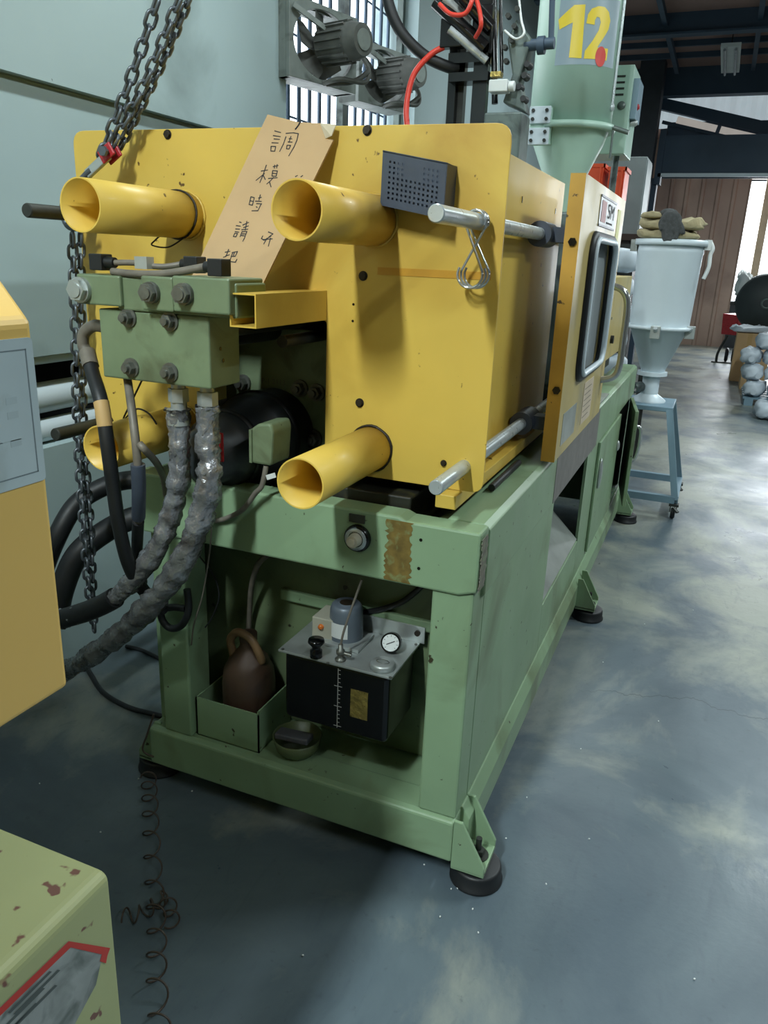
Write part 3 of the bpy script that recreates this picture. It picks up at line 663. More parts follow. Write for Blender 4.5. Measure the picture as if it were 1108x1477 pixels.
wt = at(391, 687, 'Y', -0.06); MB().obox(wt, Vector((0.012, 0, 0.005)), Vector((0, 0.0008, 0)), Vector((-0.002, 0, 0.0055))).build('wire_tag', PAPER, mo)
MB().cyl((-0.62, -0.06, 1.395), (-0.62, 0.9, 1.395), 0.035, n=24).build('ram_pipe', DRK, mc)
MB().cyl((-0.50, 0.0, 1.355), (-0.50, 0.9, 1.355), 0.014, n=14).build('feed_pipe', DRK, mc)
MB().box((-0.86, 0.5, 1.02), (-0.16, 0.62, 1.74)).build('toggle_platen', DRK, mc, bevel=0.01)
MB().box((-0.86, 1.25, 0.95), (-0.16, 1.42, 1.70)).build('moving_platen', DRK, mc, bevel=0.01)
MB().box((-0.86, 1.95, 0.95), (-0.16, 2.15, 1.76)).build('fixed_platen', CAST, mc, bevel=0.01)
for (tx, tz) in ((-0.312, 1.60), (-0.312, 1.107), (-0.80, 1.60), (-0.80, 1.1)):
    MB().cyl((tx, 0.62, tz), (tx, 1.95, tz), 0.035, n=20).build('tie_rod', STL, mc)
# black slide shoes under the cover plate
MB().box((-0.40, 0.07, 0.905), (-0.19, 0.40, 1.008)).build('slide_shoe', M('oily_black_block', (36, 36, 30), 0.4, var=0.3, dirt=(70, 66, 36), dirt_amt=0.55, dirt_scale=16), mc, bevel=0.004)
MB().box((-0.90, 0.10, 0.905), (-0.70, 0.40, 1.0)).build('slide_shoe', DRK, mc, bevel=0.004)
# cable duct lying on the bed
dk = [(-0.06, 0.32 + 0.05 * i, BT + 0.012) for i in range(7)]
MB().tube(dk, 0.010, 8).build('cable_duct', BLK, mc)

# ---- valve block hung in front of the cover
VY = -0.20
v0, v1 = at(146, 500, 'Y', VY), at(302, 500, 'Y', VY); zt, zb = 1.417, 1.266
vb = MB().box((v0.x, VY, zb), (v1.x, VY + 0.115, zt)).build('valve_block', GRNV, mc, bevel=0.004)
def vbolt(px, py, r, yy, name='hex_bolt', m_=BOLT):
    k = at(px, py, 'Y', yy)
    return MB().cyl(k + Y * 0.004, k - Y * 0.004, r * 1.45, n=24).hexa(k - Y * 0.004, k - Y * 0.018, r).cyl(k - Y * 0.018, k - Y * 0.026, r * 0.58, n=14).build(name, m_, vb)
for p_ in ((186, 458), (246, 463), (190, 530), (246, 537)): vbolt(*p_, 0.0145, VY)
for (x_, y_) in ((318, 503), (322, 520)):
    k = at(x_, y_, 'X', v1.x); MB().cyl(k - X * 0.002, k + X * 0.0008, 0.0045, n=12).build('port_hole', BLKG, vb)
# three pilot valves bolted along its top
specs = [(113, 172, 398, 438, -0.215), (205, 248, 400, 447, -0.225), (250, 330, 402, 449, -0.225)]
for (xa, xb, ya, yb, yy) in specs:
    p_, q_ = at(xa, yb, 'Y', yy), at(xb, ya, 'Y', yy)
    MB().box((p_.x, yy, max(p_.z, zt + 0.0005)), (q_.x, yy + 0.13, q_.z)).build('pilot_valve', GRNV, vb, bevel=0.004)
p_, q_ = at(170, 445, 'Y', -0.205), at(348, 405, 'Y', -0.205)
MB().box((p_.x, -0.205, zt + 0.0005), (q_.x - 0.012, -0.09, q_.z - 0.006)).build('valve_body', GRNV, vb, bevel=0.004)
for (x_, y_, r, yy) in ((118, 418, 0.026, -0.215), (219, 422, 0.021, -0.225), (267, 424, 0.021, -0.225)):
    k = at(x_, y_, 'Y', yy)
    MB().cyl(k + Y * 0.003, k - Y * 0.010, r * 1.05, n=28).hexa(k - Y * 0.010, k - Y * 0.022, r * 0.92).cyl(k - Y * 0.022, k - Y * 0.025, r * 0.62, n=20).build('hex_cap', ALU if x_ == 118 else BOLT, vb)
# plug connectors and conduits over the valves
def plug(px, py, yy, sgn):
    k = at(px, py, 'Y', yy); o = MB().box(k - Vector((0.020, 0.018, 0.017)), k + Vector((0.014, 0.018, 0.017))).build('solenoid_plug', BLK, vb, bevel=0.002)
    e = k + X * sgn * 0.014; MB().cyl(e, e + X * sgn * 0.022, 0.013, 0.011, n=16).build('cable_gland', BLK, vb); return e + X * sgn * 0.022
e1 = plug(147, 378, -0.19, 1); e2 = plug(318, 386, -0.20, -1); e3 = plug(283, 382, -0.14, -1)
jb2 = at(206, 380, 'Y', -0.18)
MB().box(jb2 - Vector((0.012, 0.012, 0.011)), jb2 + Vector((0.020, 0.012, 0.014))).build('conduit_joint', ALU, vb)
MB().tube(smooth([e1, (e1 + jb2) / 2 + Z * 0.001, jb2]), 0.0065, 10).tube(smooth([jb2 - Z * 0.003, (jb2 + e3) / 2 - Z * 0.006, e3]), 0.0065, 10).tube(smooth([e1 + Vector((0.0, -0.01, -0.018)), e1 + Vector((0.06, -0.015, -0.02)), (e1 + e2) / 2 + Vector((0.03, -0.015, -0.016)), e2]), 0.008, 10).build('conduit', HOSEG, vb)
# stub joining block and cover
MB().cyl(((v0.x + v1.x) / 2, VY + 0.115, 1.35), ((v0.x + v1.x) / 2, fl_y, 1.35), 0.03).build('stub_pipe', DRK, vb)
# elbow at the left, hose nipples below
el = [at(152, 472, 'Y', -0.15), at(136, 470, 'Y', -0.15), at(122, 480, 'Y', -0.15), at(120, 496, 'Y', -0.15), at(124, 506, 'Y', -0.15)]
MB().tube(smooth(el), 0.014, 12).hexa(el[-1], el[-1] + (el[-1] - el[-2]) * 1.2, 0.019).build('elbow_fitting', HOSEG, vb)
for (x_, yy) in ((257, -0.15), (299, -0.15)):
    k = at(x_, 560, 'Y', yy); MB().cyl((k.x, yy, zb), (k.x, yy, zb - 0.02), 0.016).hexa((k.x, yy, zb - 0.016), (k.x, yy, zb - 0.046), 0.023).cyl((k.x, yy, zb - 0.046), (k.x, yy, zb - 0.075), 0.018).build('hose_nipple', ALU, vb)

# ---- injection end behind the door: yellow barrel guard and carriage
ig = MB().box((-0.70, 2.20, 1.10), (-0.06, 3.15, 1.50)).build('barrel_guard', YELP, mc, bevel=0.006)
for (yy, zz, a) in ((2.36, 1.40, 0.02), (2.42, 1.30, 0.012)): MB().box((-0.06, yy, zz), (-0.0585, yy + 2 * a, zz + a)).build('vent_slot', BLKG, ig)
MB().cyl((-0.06, 2.5, 1.2), (-0.045, 2.5, 1.2), 0.02, n=16).build('guard_knob', BLK, ig)
MB().box((-0.75, 2.2, BT), (-0.15, 3.35, 1.10)).build('carriage', DRK, mc)
MB().box((-0.20, 1.72, BT + 0.002), (0.006, 2.15, BT + 0.008)).build('drip_tray', SILV, mc)

# ================================================================ GREEN HOPPER NUMBERED 12
hx, hy, hr = -0.47, 3.0, 0.215
hz = at(825, 192, 'Y', hy).z
hp_ = thing('hopper_dryer', 'tall green hopper numbered 12 on the moulding machine', 'hopper', (hx, hy, 1.5))
sh_ = MB().lathe([(hr - 0.004, hz + 1.2), (hr, hz + 1.2), (hr, hz + 0.02), (hr - 0.004, hz + 0.02)], (hx, hy, 0), 56).cyl((hx, hy, hz + 1.19), (hx, hy, hz + 1.2), hr).build('drum', GRNH, hp_)
MB().lathe([(hr, hz + 0.03), (hr + 0.022, hz + 0.03), (hr + 0.022, hz), (hr - 0.01, hz)], (hx, hy, 0), 56).build('flange', GRNH, hp_)
MB().lathe([(hr - 0.01, hz), (hr - 0.03, hz - 0.06), (0.05, hz - 0.36), (0.05, 1.5)], (hx, hy, 0), 48).build('cone', GRNH, hp_)
MB().box((hx - 0.11, hy - 0.11, 1.5), (hx + 0.11, hy + 0.11, 1.6)).build('throat_block', CAST, hp_, bevel=0.01)
# paler number label wrapped on the drum, with the yellow digits
def on_drum(px, py, r):
    """pixel on the drum surface -> (angle, z)"""
    d = RM @ Vector((px - CX, py - CY, FPX)); o = CAMLOC - Vector((hx, hy, 0))
    A = d.x ** 2 + d.y ** 2; B = 2 * (o.x * d.x + o.y * d.y); C_ = o.x ** 2 + o.y ** 2 - r * r
    t = (-B - math.sqrt(max(0, B * B - 4 * A * C_))) / (2 * A); p = o + d * t
    return math.atan2(p.y, p.x), p.z
def wrap(a0, a1, z0, z1, r, n=24):
    vs = []; fs = []
    for i in range(n + 1):
        a = a0 + (a1 - a0) * i / n; vs += [(hx + r * math.cos(a), hy + r * math.sin(a), z0), (hx + r * math.cos(a), hy + r * math.sin(a), z1)]
    return MB().add(vs, [(2 * i, 2 * i + 2, 2 * i + 3, 2 * i + 1) for i in range(n)], True)
a0, zl = on_drum(800, 95, hr); a1, _ = on_drum(884, 95, hr); zh = on_drum(840, -6, hr)[1]
wrap(a0, a1, zl, zh, hr + 0.001).build('number_label', M('pale_label_film', (142, 160, 168), 0.4, var=0.05, scale=8), hp_)
n0, nz0_ = on_drum(809, 88, hr); n1, _ = on_drum(878, 88, hr); nz1_ = on_drum(838, 6, hr)[1]
def drum_print(poly, name):
    A = [on_drum(700 + x_ / 2.716, y_ / 2.716, hr) for x_, y_ in poly]; bm = bmesh.new()
    bm.faces.new([bm.verts.new((a, z_, 0)) for a, z_ in A]); a_lo, a_hi = min(a for a, _ in A), max(a for a, _ in A)
    bmesh.ops.triangulate(bm, faces=bm.faces[:])
    for k in range(1, 16): bmesh.ops.bisect_plane(bm, geom=bm.verts[:] + bm.edges[:] + bm.faces[:], plane_co=(a_lo + (a_hi - a_lo) * k / 16, 0, 0), plane_no=(1, 0, 0))
    off = wloc(hp_)
    for v in bm.verts: a, z_ = v.co.x, v.co.y; v.co = Vector((hx + (hr + 0.0025) * math.cos(a), hy + (hr + 0.0025) * math.sin(a), z_)) - off
    me = bpy.data.meshes.new(name); bm.to_mesh(me); bm.free(); me.materials.append(NUMY); o = bpy.data.objects.new(name, me); COL.objects.link(o); o.parent = hp_
drum_print([(288, 78), (350, 20), (393, 18), (377, 229), (328, 226), (344, 88), (292, 117)], 'number_print')
drum_print([(396, 92), (402, 58), (418, 34), (445, 24), (468, 28), (484, 48), (489, 82), (482, 116), (462, 150), (438, 186), (480, 192), (474, 238), (386, 230), (390, 200), (420, 160), (444, 118), (452, 88), (448, 70), (438, 66), (430, 78), (428, 98)], 'number_print')
ra, rz_ = on_drum(866, 82, hr); vs = [(hx + (hr + 0.0035) * math.cos(ra), hy + (hr + 0.0035) * math.sin(ra), rz_)]
for k in range(20):
    t = 2 * math.pi * k / 20; aa = ra + 0.030 / hr * math.cos(t); vs.append((hx + (hr + 0.0035) * math.cos(aa), hy + (hr + 0.0035) * math.sin(aa), rz_ + 0.045 * math.sin(t)))
MB().add(vs, [(0, 1 + k, 1 + (k + 1) % 20) for k in range(20)]).build('round_sticker', STKR, hp_)
# hinge plates on the left, strap on the right, seam
ha, hzb = on_drum(780, 188, hr); hc = Vector((hx + hr * math.cos(ha), hy + hr * math.sin(ha), 0))
for zz in (hz + 0.055, hz - 0.045):
    o = MB().box((hc.x - 0.055, hc.y - 0.05, zz - 0.04), (hc.x + 0.055, hc.y - 0.035, zz + 0.04)).build('hinge_plate', PALE, hp_, bevel=0.003)
    for sx in (-0.035, 0.035):
        for sz in (-0.02, 0.02): MB().hexa((hc.x + sx, hc.y - 0.05, zz + sz), (hc.x + sx, hc.y - 0.06, zz + sz), 0.009).build('hinge_bolt', DRK, o)
MB().box((hc.x - 0.05, hc.y - 0.036, hz - 0.08), (hc.x + 0.06, hc.y + 0.03, hz + 0.09)).build('hinge_block', GRNH, hp_)
sa, _ = on_drum(885, 120, hr * 0.995); sx_, sy_ = hx + (hr + 0.006) * math.cos(sa), hy + (hr + 0.006) * math.sin(sa)
MB().cyl((sx_, sy_, hz + 0.12), (sx_, sy_, hz + 1.1), 0.007, n=10).ellipsoid((sx_, sy_, hz + 0.11), (0.014, 0.014, 0.02)).build('sight_strip', STL, hp_)
MB().cyl((sx_ + 0.02, sy_, hz + 0.015), (sx_ + 0.10, sy_, hz - 0.01), 0.012).cyl((sx_ + 0.02, sy_, hz - 0.13), (sx_ + 0.02, sy_, hz), 0.006).build('latch', CAST, hp_)

# electrical box of the hopper
cb0, cb1 = at(884, 222, 'Y', 3.3), at(911, 93, 'Y', 3.3)
cb = thing('control_box', 'green electrical box with louvres beside the green hopper', 'control box', ((cb0.x + cb1.x) / 2, 3.4, cb0.z))
xa, xb = at(878, 160, 'Y', 3.3).x, at(908, 160, 'Y', 3.3).x
cbm = MB().box((xa - 0.1, 3.3, cb0.z), (xb, 3.62, cb1.z)).build('enclosure', GRNH, cb, bevel=0.005)
for k in range(4): MB().box((xa + 0.02, 3.298, cb1.z - 0.06 - k * 0.03), (xa + 0.07, 3.3, cb1.z - 0.05 - k * 0.03)).build('louvre', DRK, cb)
ec = Vector(((xa + xb) / 2 + 0.01, 3.298, cb1.z - 0.20)); MB().lathe([(0, -0.001), (0.022, -0.001), (0.022, 0.001)], ec, 20, 'Y').build('emblem', CAST, cb)
MB().box((xb, 3.34, cb1.z - 0.26), (xb + 0.03, 3.56, cb1.z - 0.06)).build('display', STAND, cb)
MB().lathe([(0.018, 0), (0.018, 0.03), (0.01, 0.04), (0, 0.04)], (xb, 3.4, cb0.z + 0.25), 14, 'X').build('lamp_button', RED, cb)
MB().lathe([(0.018, 0), (0.018, 0.03), (0.01, 0.04), (0, 0.04)], (xb, 3.4, cb0.z + 0.17), 14, 'X').build('switch_knob', ALU, cb)
MB().box((hx + 0.12, 3.08, hz + 0.12), (xa + 0.02, 3.31, hz + 0.2)).build('mounting_arm', CAST, cb)
MB().cyl(((xa + xb) / 2, 3.4, 1.55), ((xa + xb) / 2, 3.4, cb0.z + 0.01), 0.02).build('cable_conduit', CAST, cb)

# ================================================================ SPRUE PICKER ON THE FIXED PLATEN
SY = 2.05
sp = thing('sprue_picker', 'black pneumatic picker arm on a grey casting behind the yellow cover', 'robot arm', (-0.62, SY, 1.76))
def S2(px, py, d=0.0): return at(px, py, 'Y', SY + d)
MB().box((-0.80, SY - 0.10, 1.76), (-0.48, SY + 0.12, 1.90)).build('base_block', CAST, sp, bevel=0.008)
p_ = S2(745, 200); MB().box((p_.x - 0.13, SY - 0.08, 1.9), (p_.x + 0.035, SY + 0.08, S2(745, 166).z)).build('pedestal', CAST, sp, bevel=0.008)
MB().prism([(S2(x_, y_).x, S2(x_, y_).z) for x_, y_ in ((728, 150), (762, 165), (752, 120), (770, 60), (748, 30), (735, 60), (742, 110))], (0, SY - 0.04, 0), X, Z, (0, 0.09, 0)).build('swing_casting', CAST, sp, bevel=0.008)
for (xa_, xb_, dy) in ((645, 656, 0.02), (660, 668, 0.06), (680, 700, 0.0)):
    a_, c_ = S2(xa_, 176, dy), S2(xb_, 176, dy); MB().box((a_.x, SY + dy - 0.02, 1.85), (c_.x, SY + dy + 0.02, 2.72)).build('column', BLKG if dy < 0.05 else DRK, sp)
for (y_, h_) in ((88, 0.04), (115, 0.035)):
    a_, c_ = S2(652, y_), S2(708, y_); MB().box((a_.x, SY - 0.05, a_.z - h_ / 2), (c_.x, SY + 0.05, a_.z + h_ / 2)).build('cross_plate', BLKG, sp)
a_, c_ = S2(638, 72, -0.06), S2(672, 28, -0.06); MB().box((a_.x, SY - 0.10, a_.z), (c_.x, SY - 0.05, c_.z)).build('arm_bracket', BLKG, sp, bevel=0.004)
a_, c_ = S2(684, 75), S2(716, 10); MB().box((a_.x, SY - 0.05, a_.z - 0.02), (c_.x, SY + 0.06, c_.z)).build('slide_block', BLKG, sp, bevel=0.004)
for (p1, p2, r, m_) in (((628, 2), (700, 70), 0.028, BLKG), ((640, -2), (676, 34), 0.022, ALU), ((648, 42), (702, 88), 0.016, STL), ((668, -6), (708, 40), 0.030, BLKG)):
    MB().cyl(S2(*p1, -0.12), S2(*p2, -0.06), r, n=18).build('air_cylinder', m_, sp)
MB().cyl(S2(712, -20), S2(714, 150), 0.014, n=12).cyl(S2(722, -20), S2(724, 110), 0.008, n=10).build('guide_post', BLKG, sp)
a_, c_ = S2(706, 134, -0.1), S2(734, 115, -0.1); o = MB().box((a_.x, SY - 0.12, a_.z), (c_.x, SY - 0.06, c_.z)).cyl((c_.x, SY - 0.09, (a_.z + c_.z) / 2), (c_.x + 0.025, SY - 0.09, (a_.z + c_.z) / 2), 0.02).build('air_filter', WHT, sp, bevel=0.004)
a_, c_ = S2(709, 112, -0.1), S2(724, 104, -0.1); MB().box((a_.x, SY - 0.12, a_.z), (c_.x, SY - 0.08, c_.z)).build('brass_fitting', GOLD, sp)
for (px_, py_) in ((740, 60), (732, 90), (744, 40), (735, 25), (748, 15), (730, 70)):
    k = S2(px_, py_, -0.05); MB().hexa(k, k - Y * 0.03, 0.011).build('clamp_screw', DRK, sp)
MB().cyl(S2(757, 66, -0.02), S2(800, 62, -0.02), 0.022).cyl(S2(776, 66, -0.02), S2(786, 65, -0.02), 0.034).cyl(S2(795, 62, -0.02), S2(797, -10, -0.02), 0.012).build('lever_arm', STEELB, sp)
for (px_, py_) in ((752, 128), (758, 145), (764, 96), (760, 112)):
    k = S2(px_, py_, 0.0); MB().cyl(k, k - Y * 0.05, 0.016, 0.012).build('adjusting_knob', BLK, sp)
def ptube(name, label, cat, lst, r, mat, ax='Y', k=10, group=None, n=10):
    """hose or cable through pixel points with depths"""
    P = smooth([at(a, b_, 'Y', d) for a, b_, d in lst], k)
    return tag(MB().tube(P, r, n).build(name, mat, origin=P[0]), label, cat, group)
ptube('air_hose', 'red air hose curving down behind the yellow cover', 'hose', [(592, 210, 1.9), (586, 160, 1.9), (596, 110, 1.92), (620, 80, 1.95), (640, 68, 1.97)], 0.0125, REDH)
ptube('air_hose', 'thin red air hose looped round the picker cylinders', 'hose', [(634, 6, 1.88), (650, 20, 1.86), (670, 20, 1.86), (680, 4, 1.86), (682, -12, 1.88), (690, 8, 1.88), (694, 36, 1.88), (686, 54, 1.92)], 0.009, REDH)
ptube('hydraulic_hose', 'thick black hose sagging from above onto the picker', 'hose', [(556, -30, 1.9), (562, 10, 1.9), (580, 48, 1.92), (612, 80, 1.96), (645, 96, 2.0), (660, 98, 2.03)], 0.024, BLK)
ptube('cable', 'thin white cable looping over the picker casting', 'cable', [(728, 44, 1.98), (744, 56, 1.96), (756, 48, 1.96), (752, 28, 1.98), (748, -10, 2.0)], 0.005, WHT)

# ================================================================ LUBRICATION PUMP IN THE FRONT BAY
lp = thing('lubrication_pump', 'oil lubrication pump with black tank, gauge and grey lid plate in the bed', 'pump', (-0.34, 0.09, 0.36))
PZ = 0.562; px0, px1, py0, py1 = -0.505, -0.185, -0.016, 0.188
MB().box((px0 + 0.012, py0 + 0.012, 0.365), (px1 - 0.012, py1 - 0.006, PZ - 0.0002)).build('oil_tank', BLKG, lp, bevel=0.012, seg=3)
lid = MB().box((px0, py0, PZ), (px1, py1, PZ + 0.007)).build('lid_plate', ALU, lp, bevel=0.0015)
MB().box((px0 + 0.10, py1 - 0.004, PZ + 0.007), (px1 + 0.012, py1, PZ + 0.055)).build('mounting_bracket', ALU, lp, bevel=0.001)
MB().cyl((px1 - 0.008, py1 - 0.004, PZ + 0.036), (px1 - 0.008, py1 - 0.010, PZ + 0.036), 0.008).build('bracket_screw', BOLTD, lp)
zt_ = PZ + 0.007
def L2(px, py): return at(px, py, 'Z', zt_)
m0 = L2(490, 928); MB().box((m0.x - 0.062, m0.y - 0.03, zt_), (m0.x + 0.068, m0.y + 0.075, zt_ + 0.01)).build('motor_foot', ALU, lp, bevel=0.002)
mt = MB().lathe([(0, 0.098), (0.02, 0.098), (0.022, 0.092), (0.034, 0.098), (0.040, 0.092), (0.044, 0.08), (0.046, 0.01), (0.046, 0)], (m0.x + 0.004, m0.y + 0.03, zt_ + 0.01), 32).build('pump_motor', M('grey_blue_motor_paint', (98, 108, 118), 0.4, 0.2, var=0.12), lp)
MB().lathe([(0, 0.0), (0.019, 0)], (m0.x + 0.004, m0.y + 0.03, zt_ + 0.1085), 20).build('motor_vent', BOLTD, mt)
vs = []
for i in range(9):
    a = math.radians(-140 + i * 10); vs += [(m0.x + 0.004 + 0.0468 * math.cos(a), m0.y + 0.03 + 0.0468 * math.sin(a), zt_ + z_) for z_ in (0.022, 0.064)]
MB().add(vs, [(2 * i, 2 * i + 2, 2 * i + 3, 2 * i + 1) for i in range(8)]).build('rating_label', PAPER, mt)
j0 = L2(430, 935)
jb_ = MB().box((px0 + 0.050, m0.y - 0.01, zt_), (px0 + 0.115, m0.y + 0.075, zt_ + 0.066)).build('terminal_box', M('grey_box_paint', (160, 158, 142), 0.45, var=0.08), lp, bevel=0.003)
MB().lathe([(0.008, 0), (0.007, -0.006), (0.003, -0.008), (0, -0.008)], (px0 + 0.078, m0.y - 0.01, zt_ + 0.042), 16, 'Y').build('pilot_lamp', M('amber_lamp', (196, 104, 40), 0.25), jb_)
bp_ = L2(455, 948); MB().lathe([(0, 0.05), (0.020, 0.05), (0.022, 0.042), (0.012, 0.030), (0.011, 0.022), (0.016, 0.018), (0.016, 0), (0, 0)], (bp_.x, bp_.y + 0.004, zt_), 20).build('breather_knob', BLKG, lp)
of = L2(491, 952); MB().lathe([(0, 0.0), (0.014, 0), (0.014, 0.005), (0.008, 0.006), (0.008, 0.016), (0.011, 0.018), (0.011, 0.028), (0.007, 0.03), (0.006, 0.045), (0, 0.045)], (of.x, of.y, zt_), 16).cyl((of.x, of.y, zt_ + 0.022), (of.x + 0.028, of.y + 0.004, zt_ + 0.018), 0.006).build('outlet_fitting', BOLT, lp)
e_ = at(522, 836, 'Y', 0.03); MB().tube(smooth([(of.x, of.y, zt_ + 0.04), (of.x + 0.008, of.y + 0.005, zt_ + 0.09), e_]), 0.0032, 8).build('outlet_pipe', HOSEG, lp)
gc = at(564, 927, 'Y', 0.10); gd = Vector((0.16, -0.9, 0.35)).normalized()
ga = MB().cyl(gc + gd * 0.004, gc - gd * 0.018, 0.0265, n=32).build('gauge_body', BLKG, lp)
MB().cyl(gc + gd * 0.004, gc + gd * 0.0052, 0.022, n=32).build('gauge_face', WHT, ga)
gr_, gu_ = MB().frame(gd); MB().obox(gc + gd * 0.0056, (gr_ + gu_ * -0.5).normalized() * 0.012, (gu_ + gr_ * 0.5).normalized() * 0.0012, gd * 0.0003).build('gauge_needle', INK, ga)
for k in range(9):
    t = math.radians(-45 + k * 33.75); v_ = gr_ * math.cos(t) + gu_ * math.sin(t); MB().obox(gc + gd * 0.0056 + v_ * 0.018, v_ * 0.002, gd.cross(v_) * 0.0005, gd * 0.0003).build('gauge_mark', INK, ga)
MB().cyl((gc - gd * 0.012).xy.to_3d() + Z * zt_, gc - gd * 0.012 - Z * 0.02, 0.006).build('gauge_stem', BOLT, lp)
fc = L2(552, 963); fcap = MB().lathe([(0, 0.017), (0.028, 0.017), (0.031, 0.013), (0.032, 0), (0, 0)], (fc.x, fc.y, zt_), 40).build('filler_cap', ALU, lp)
MB().tube([(fc.x + 0.017 * math.cos(t), fc.y + 0.009 * math.sin(t), zt_ + 0.0175) for t in [2 * math.pi * k / 20 for k in range(20)]], 0.0012, 5, closed=True).build('cap_emblem', BOLT, fcap)
for (x_, y_) in ((408, 937), (473, 957), (563, 978), (600, 930)):
    k = L2(x_, y_); MB().hexa(k, k + Z * 0.003, 0.004).build('lid_screw', BOLT, lp)
# level scale and gold sticker on the tank
fy = py0 + 0.0112; sx0 = at(487, 1000, 'Y', fy).x
sb = MB().box((sx0 - 0.0005, fy, 0.375), (sx0 + 0.001, fy + 0.001, 0.55))
for k in range(15): sb.box((sx0 - (0.010 if k % 5 == 0 else 0), fy, 0.38 + k * 0.0118), (sx0 + (0.012 if k % 5 == 0 else 0.007), fy + 0.001, 0.3812 + k * 0.0118))
sb.build('level_scale', M('white_print', (176, 176, 172), 0.5), lp)
g0, g1 = at(505, 1033, 'Y', fy), at(531, 1000, 'Y', fy); MB().box((g0.x, fy - 0.0006, g0.z), (g1.x, fy + 0.001, g1.z)).build('gold_sticker', GOLD, lp)
# black supply hose over the pump
ptube('oil_hose', 'black hose behind the lubrication pump under the front beam', 'hose', [(508, 884, 0.19), (545, 880, 0.19), (580, 868, 0.19), (608, 846, 0.19), (614, 838, 0.19)], 0.008, BLK)

# ---- tray with jug, bowl with bar in the bay
ty0, ty1, tx0, tx1 = 0.02, 0.20, -0.80, -0.59
tr = MB().box((tx0, ty0, BZ1), (tx1, ty0 + 0.004, BZ1 + 0.125)).box((tx1 - 0.004, ty0, BZ1), (tx1, ty1, BZ1 + 0.135)).box((tx0, ty0, BZ1), (tx0 + 0.004, ty1, BZ1 + 0.125)).box((tx0, ty0, BZ1), (tx1, ty1, BZ1 + 0.003)).build('drip_tray', GRN)
tag(tr, 'green sheet metal tray holding the brown jug inside the bed', 'tray')
jc = Vector((-0.68, 0.115, BZ1 + 0.0035))
jg = thing('plastic_jug', 'dirty brown plastic jug with a looped handle in the green tray', 'jug', jc)
MB().lathe([(0, 0), (0.070, 0), (0.076, 0.01), (0.077, 0.16), (0.072, 0.20), (0.055, 0.235), (0.030, 0.262), (0.024, 0.275), (0.024, 0.295), (0, 0.295)], jc + Vector((0.0, 0, 0)), 28).build('body', JUG, jg)
MB().tube(smooth([jc + Vector((-0.045, -0.01, 0.235)), jc + Vector((-0.05, -0.015, 0.285)), jc + Vector((-0.02, -0.02, 0.318)), jc + Vector((0.022, -0.02, 0.305)), jc + Vector((0.045, -0.015, 0.262)), jc + Vector((0.05, -0.01, 0.235))]), [0.012] * 41, 10).build('handle', M('grubby_tan_plastic', (112, 88, 60), 0.5, var=0.2, scale=20), jg)
MB().cyl(jc + Z * 0.29, jc + Z * 0.312, 0.026, n=20).build('cap', JUG, jg)
bc = at(428, 1085, 'Z', BZ1 + 0.0); bc = Vector((bc.x, 0.075, BZ1 + 0.0005))
bw = MB().lathe([(0, 0), (0.045, 0), (0.062, 0.02), (0.070, 0.055), (0.0675, 0.055), (0.058, 0.02), (0.04, 0.005), (0, 0.005)], bc, 32).build('bowl', GRND, origin=bc)
tag(bw, 'small oily green bowl standing beside the tray under the pump', 'bowl')
br = MB(); bz = bc + Vector((0.0, -0.02, 0.063)); br.obox(bz, Vector((0.052, 0.0, 0.004)), Vector((0, 0.02, 0)), Vector((-0.0004, 0, 0.009)))
o = br.build('soap_bar', M('dark_grey_lump', (74, 74, 80), 0.6, var=0.25, scale=40), bevel=0.004, origin=bz); tag(o, 'dark grey bar lying across the oily bowl', 'bar')

# ================================================================ CARDBOARD SIGN
CT = 0.094
tl, trr, brr, bl = at(386, 165, 'Y', CT), at(487, 183, 'Y', CT), at(376, 418, 'Y', -0.075), at(277, 404, 'Y', -0.075)
u_ = (trr - tl); v_ = ((bl + brr) / 2 - (tl + trr) / 2); nrm = v_.cross(u_).normalized()
if nrm.y > 0: nrm = -nrm
cs = thing('cardboard_sign', 'brown cardboard sign with handwritten black characters leaning on the yellow cover', 'sign', (bl + brr) / 2)
def onsign(px, py, lift=0.0):
    r = RM @ Vector((px - CX, py - CY, FPX)); t = (tl - CAMLOC).dot(nrm) / r.dot(nrm); return CAMLOC + r * t + nrm * lift
edge = [(386, 165), (430, 176), (462, 178), (470, 200), (481, 201), (374, 420), (275, 402)]
A = [onsign(*e) for e in edge]; n = len(A)
MB().add(A + [a - nrm * 0.005 for a in A], [tuple(range(n)), tuple(range(2 * n - 1, n - 1, -1))] + [(i, n + i, n + (i + 1) % n, (i + 1) % n) for i in range(n)]).build('board', CARD, cs)
# torn flap folded forward at the corner
F = [onsign(462, 178), onsign(470, 200), onsign(481, 201, 0.012), onsign(487, 184, 0.010)]
MB().add(F, [(0, 1, 2, 3)]).build('torn_flap', M('pale_card_liner', (196, 182, 156), 0.85), cs, solid=0.002)
MB().tube([onsign(*e, 0.0006) for e in ((434, 175), (430, 182), (426, 187))], 0.0016, 5).build('tear_crease', INK, cs)
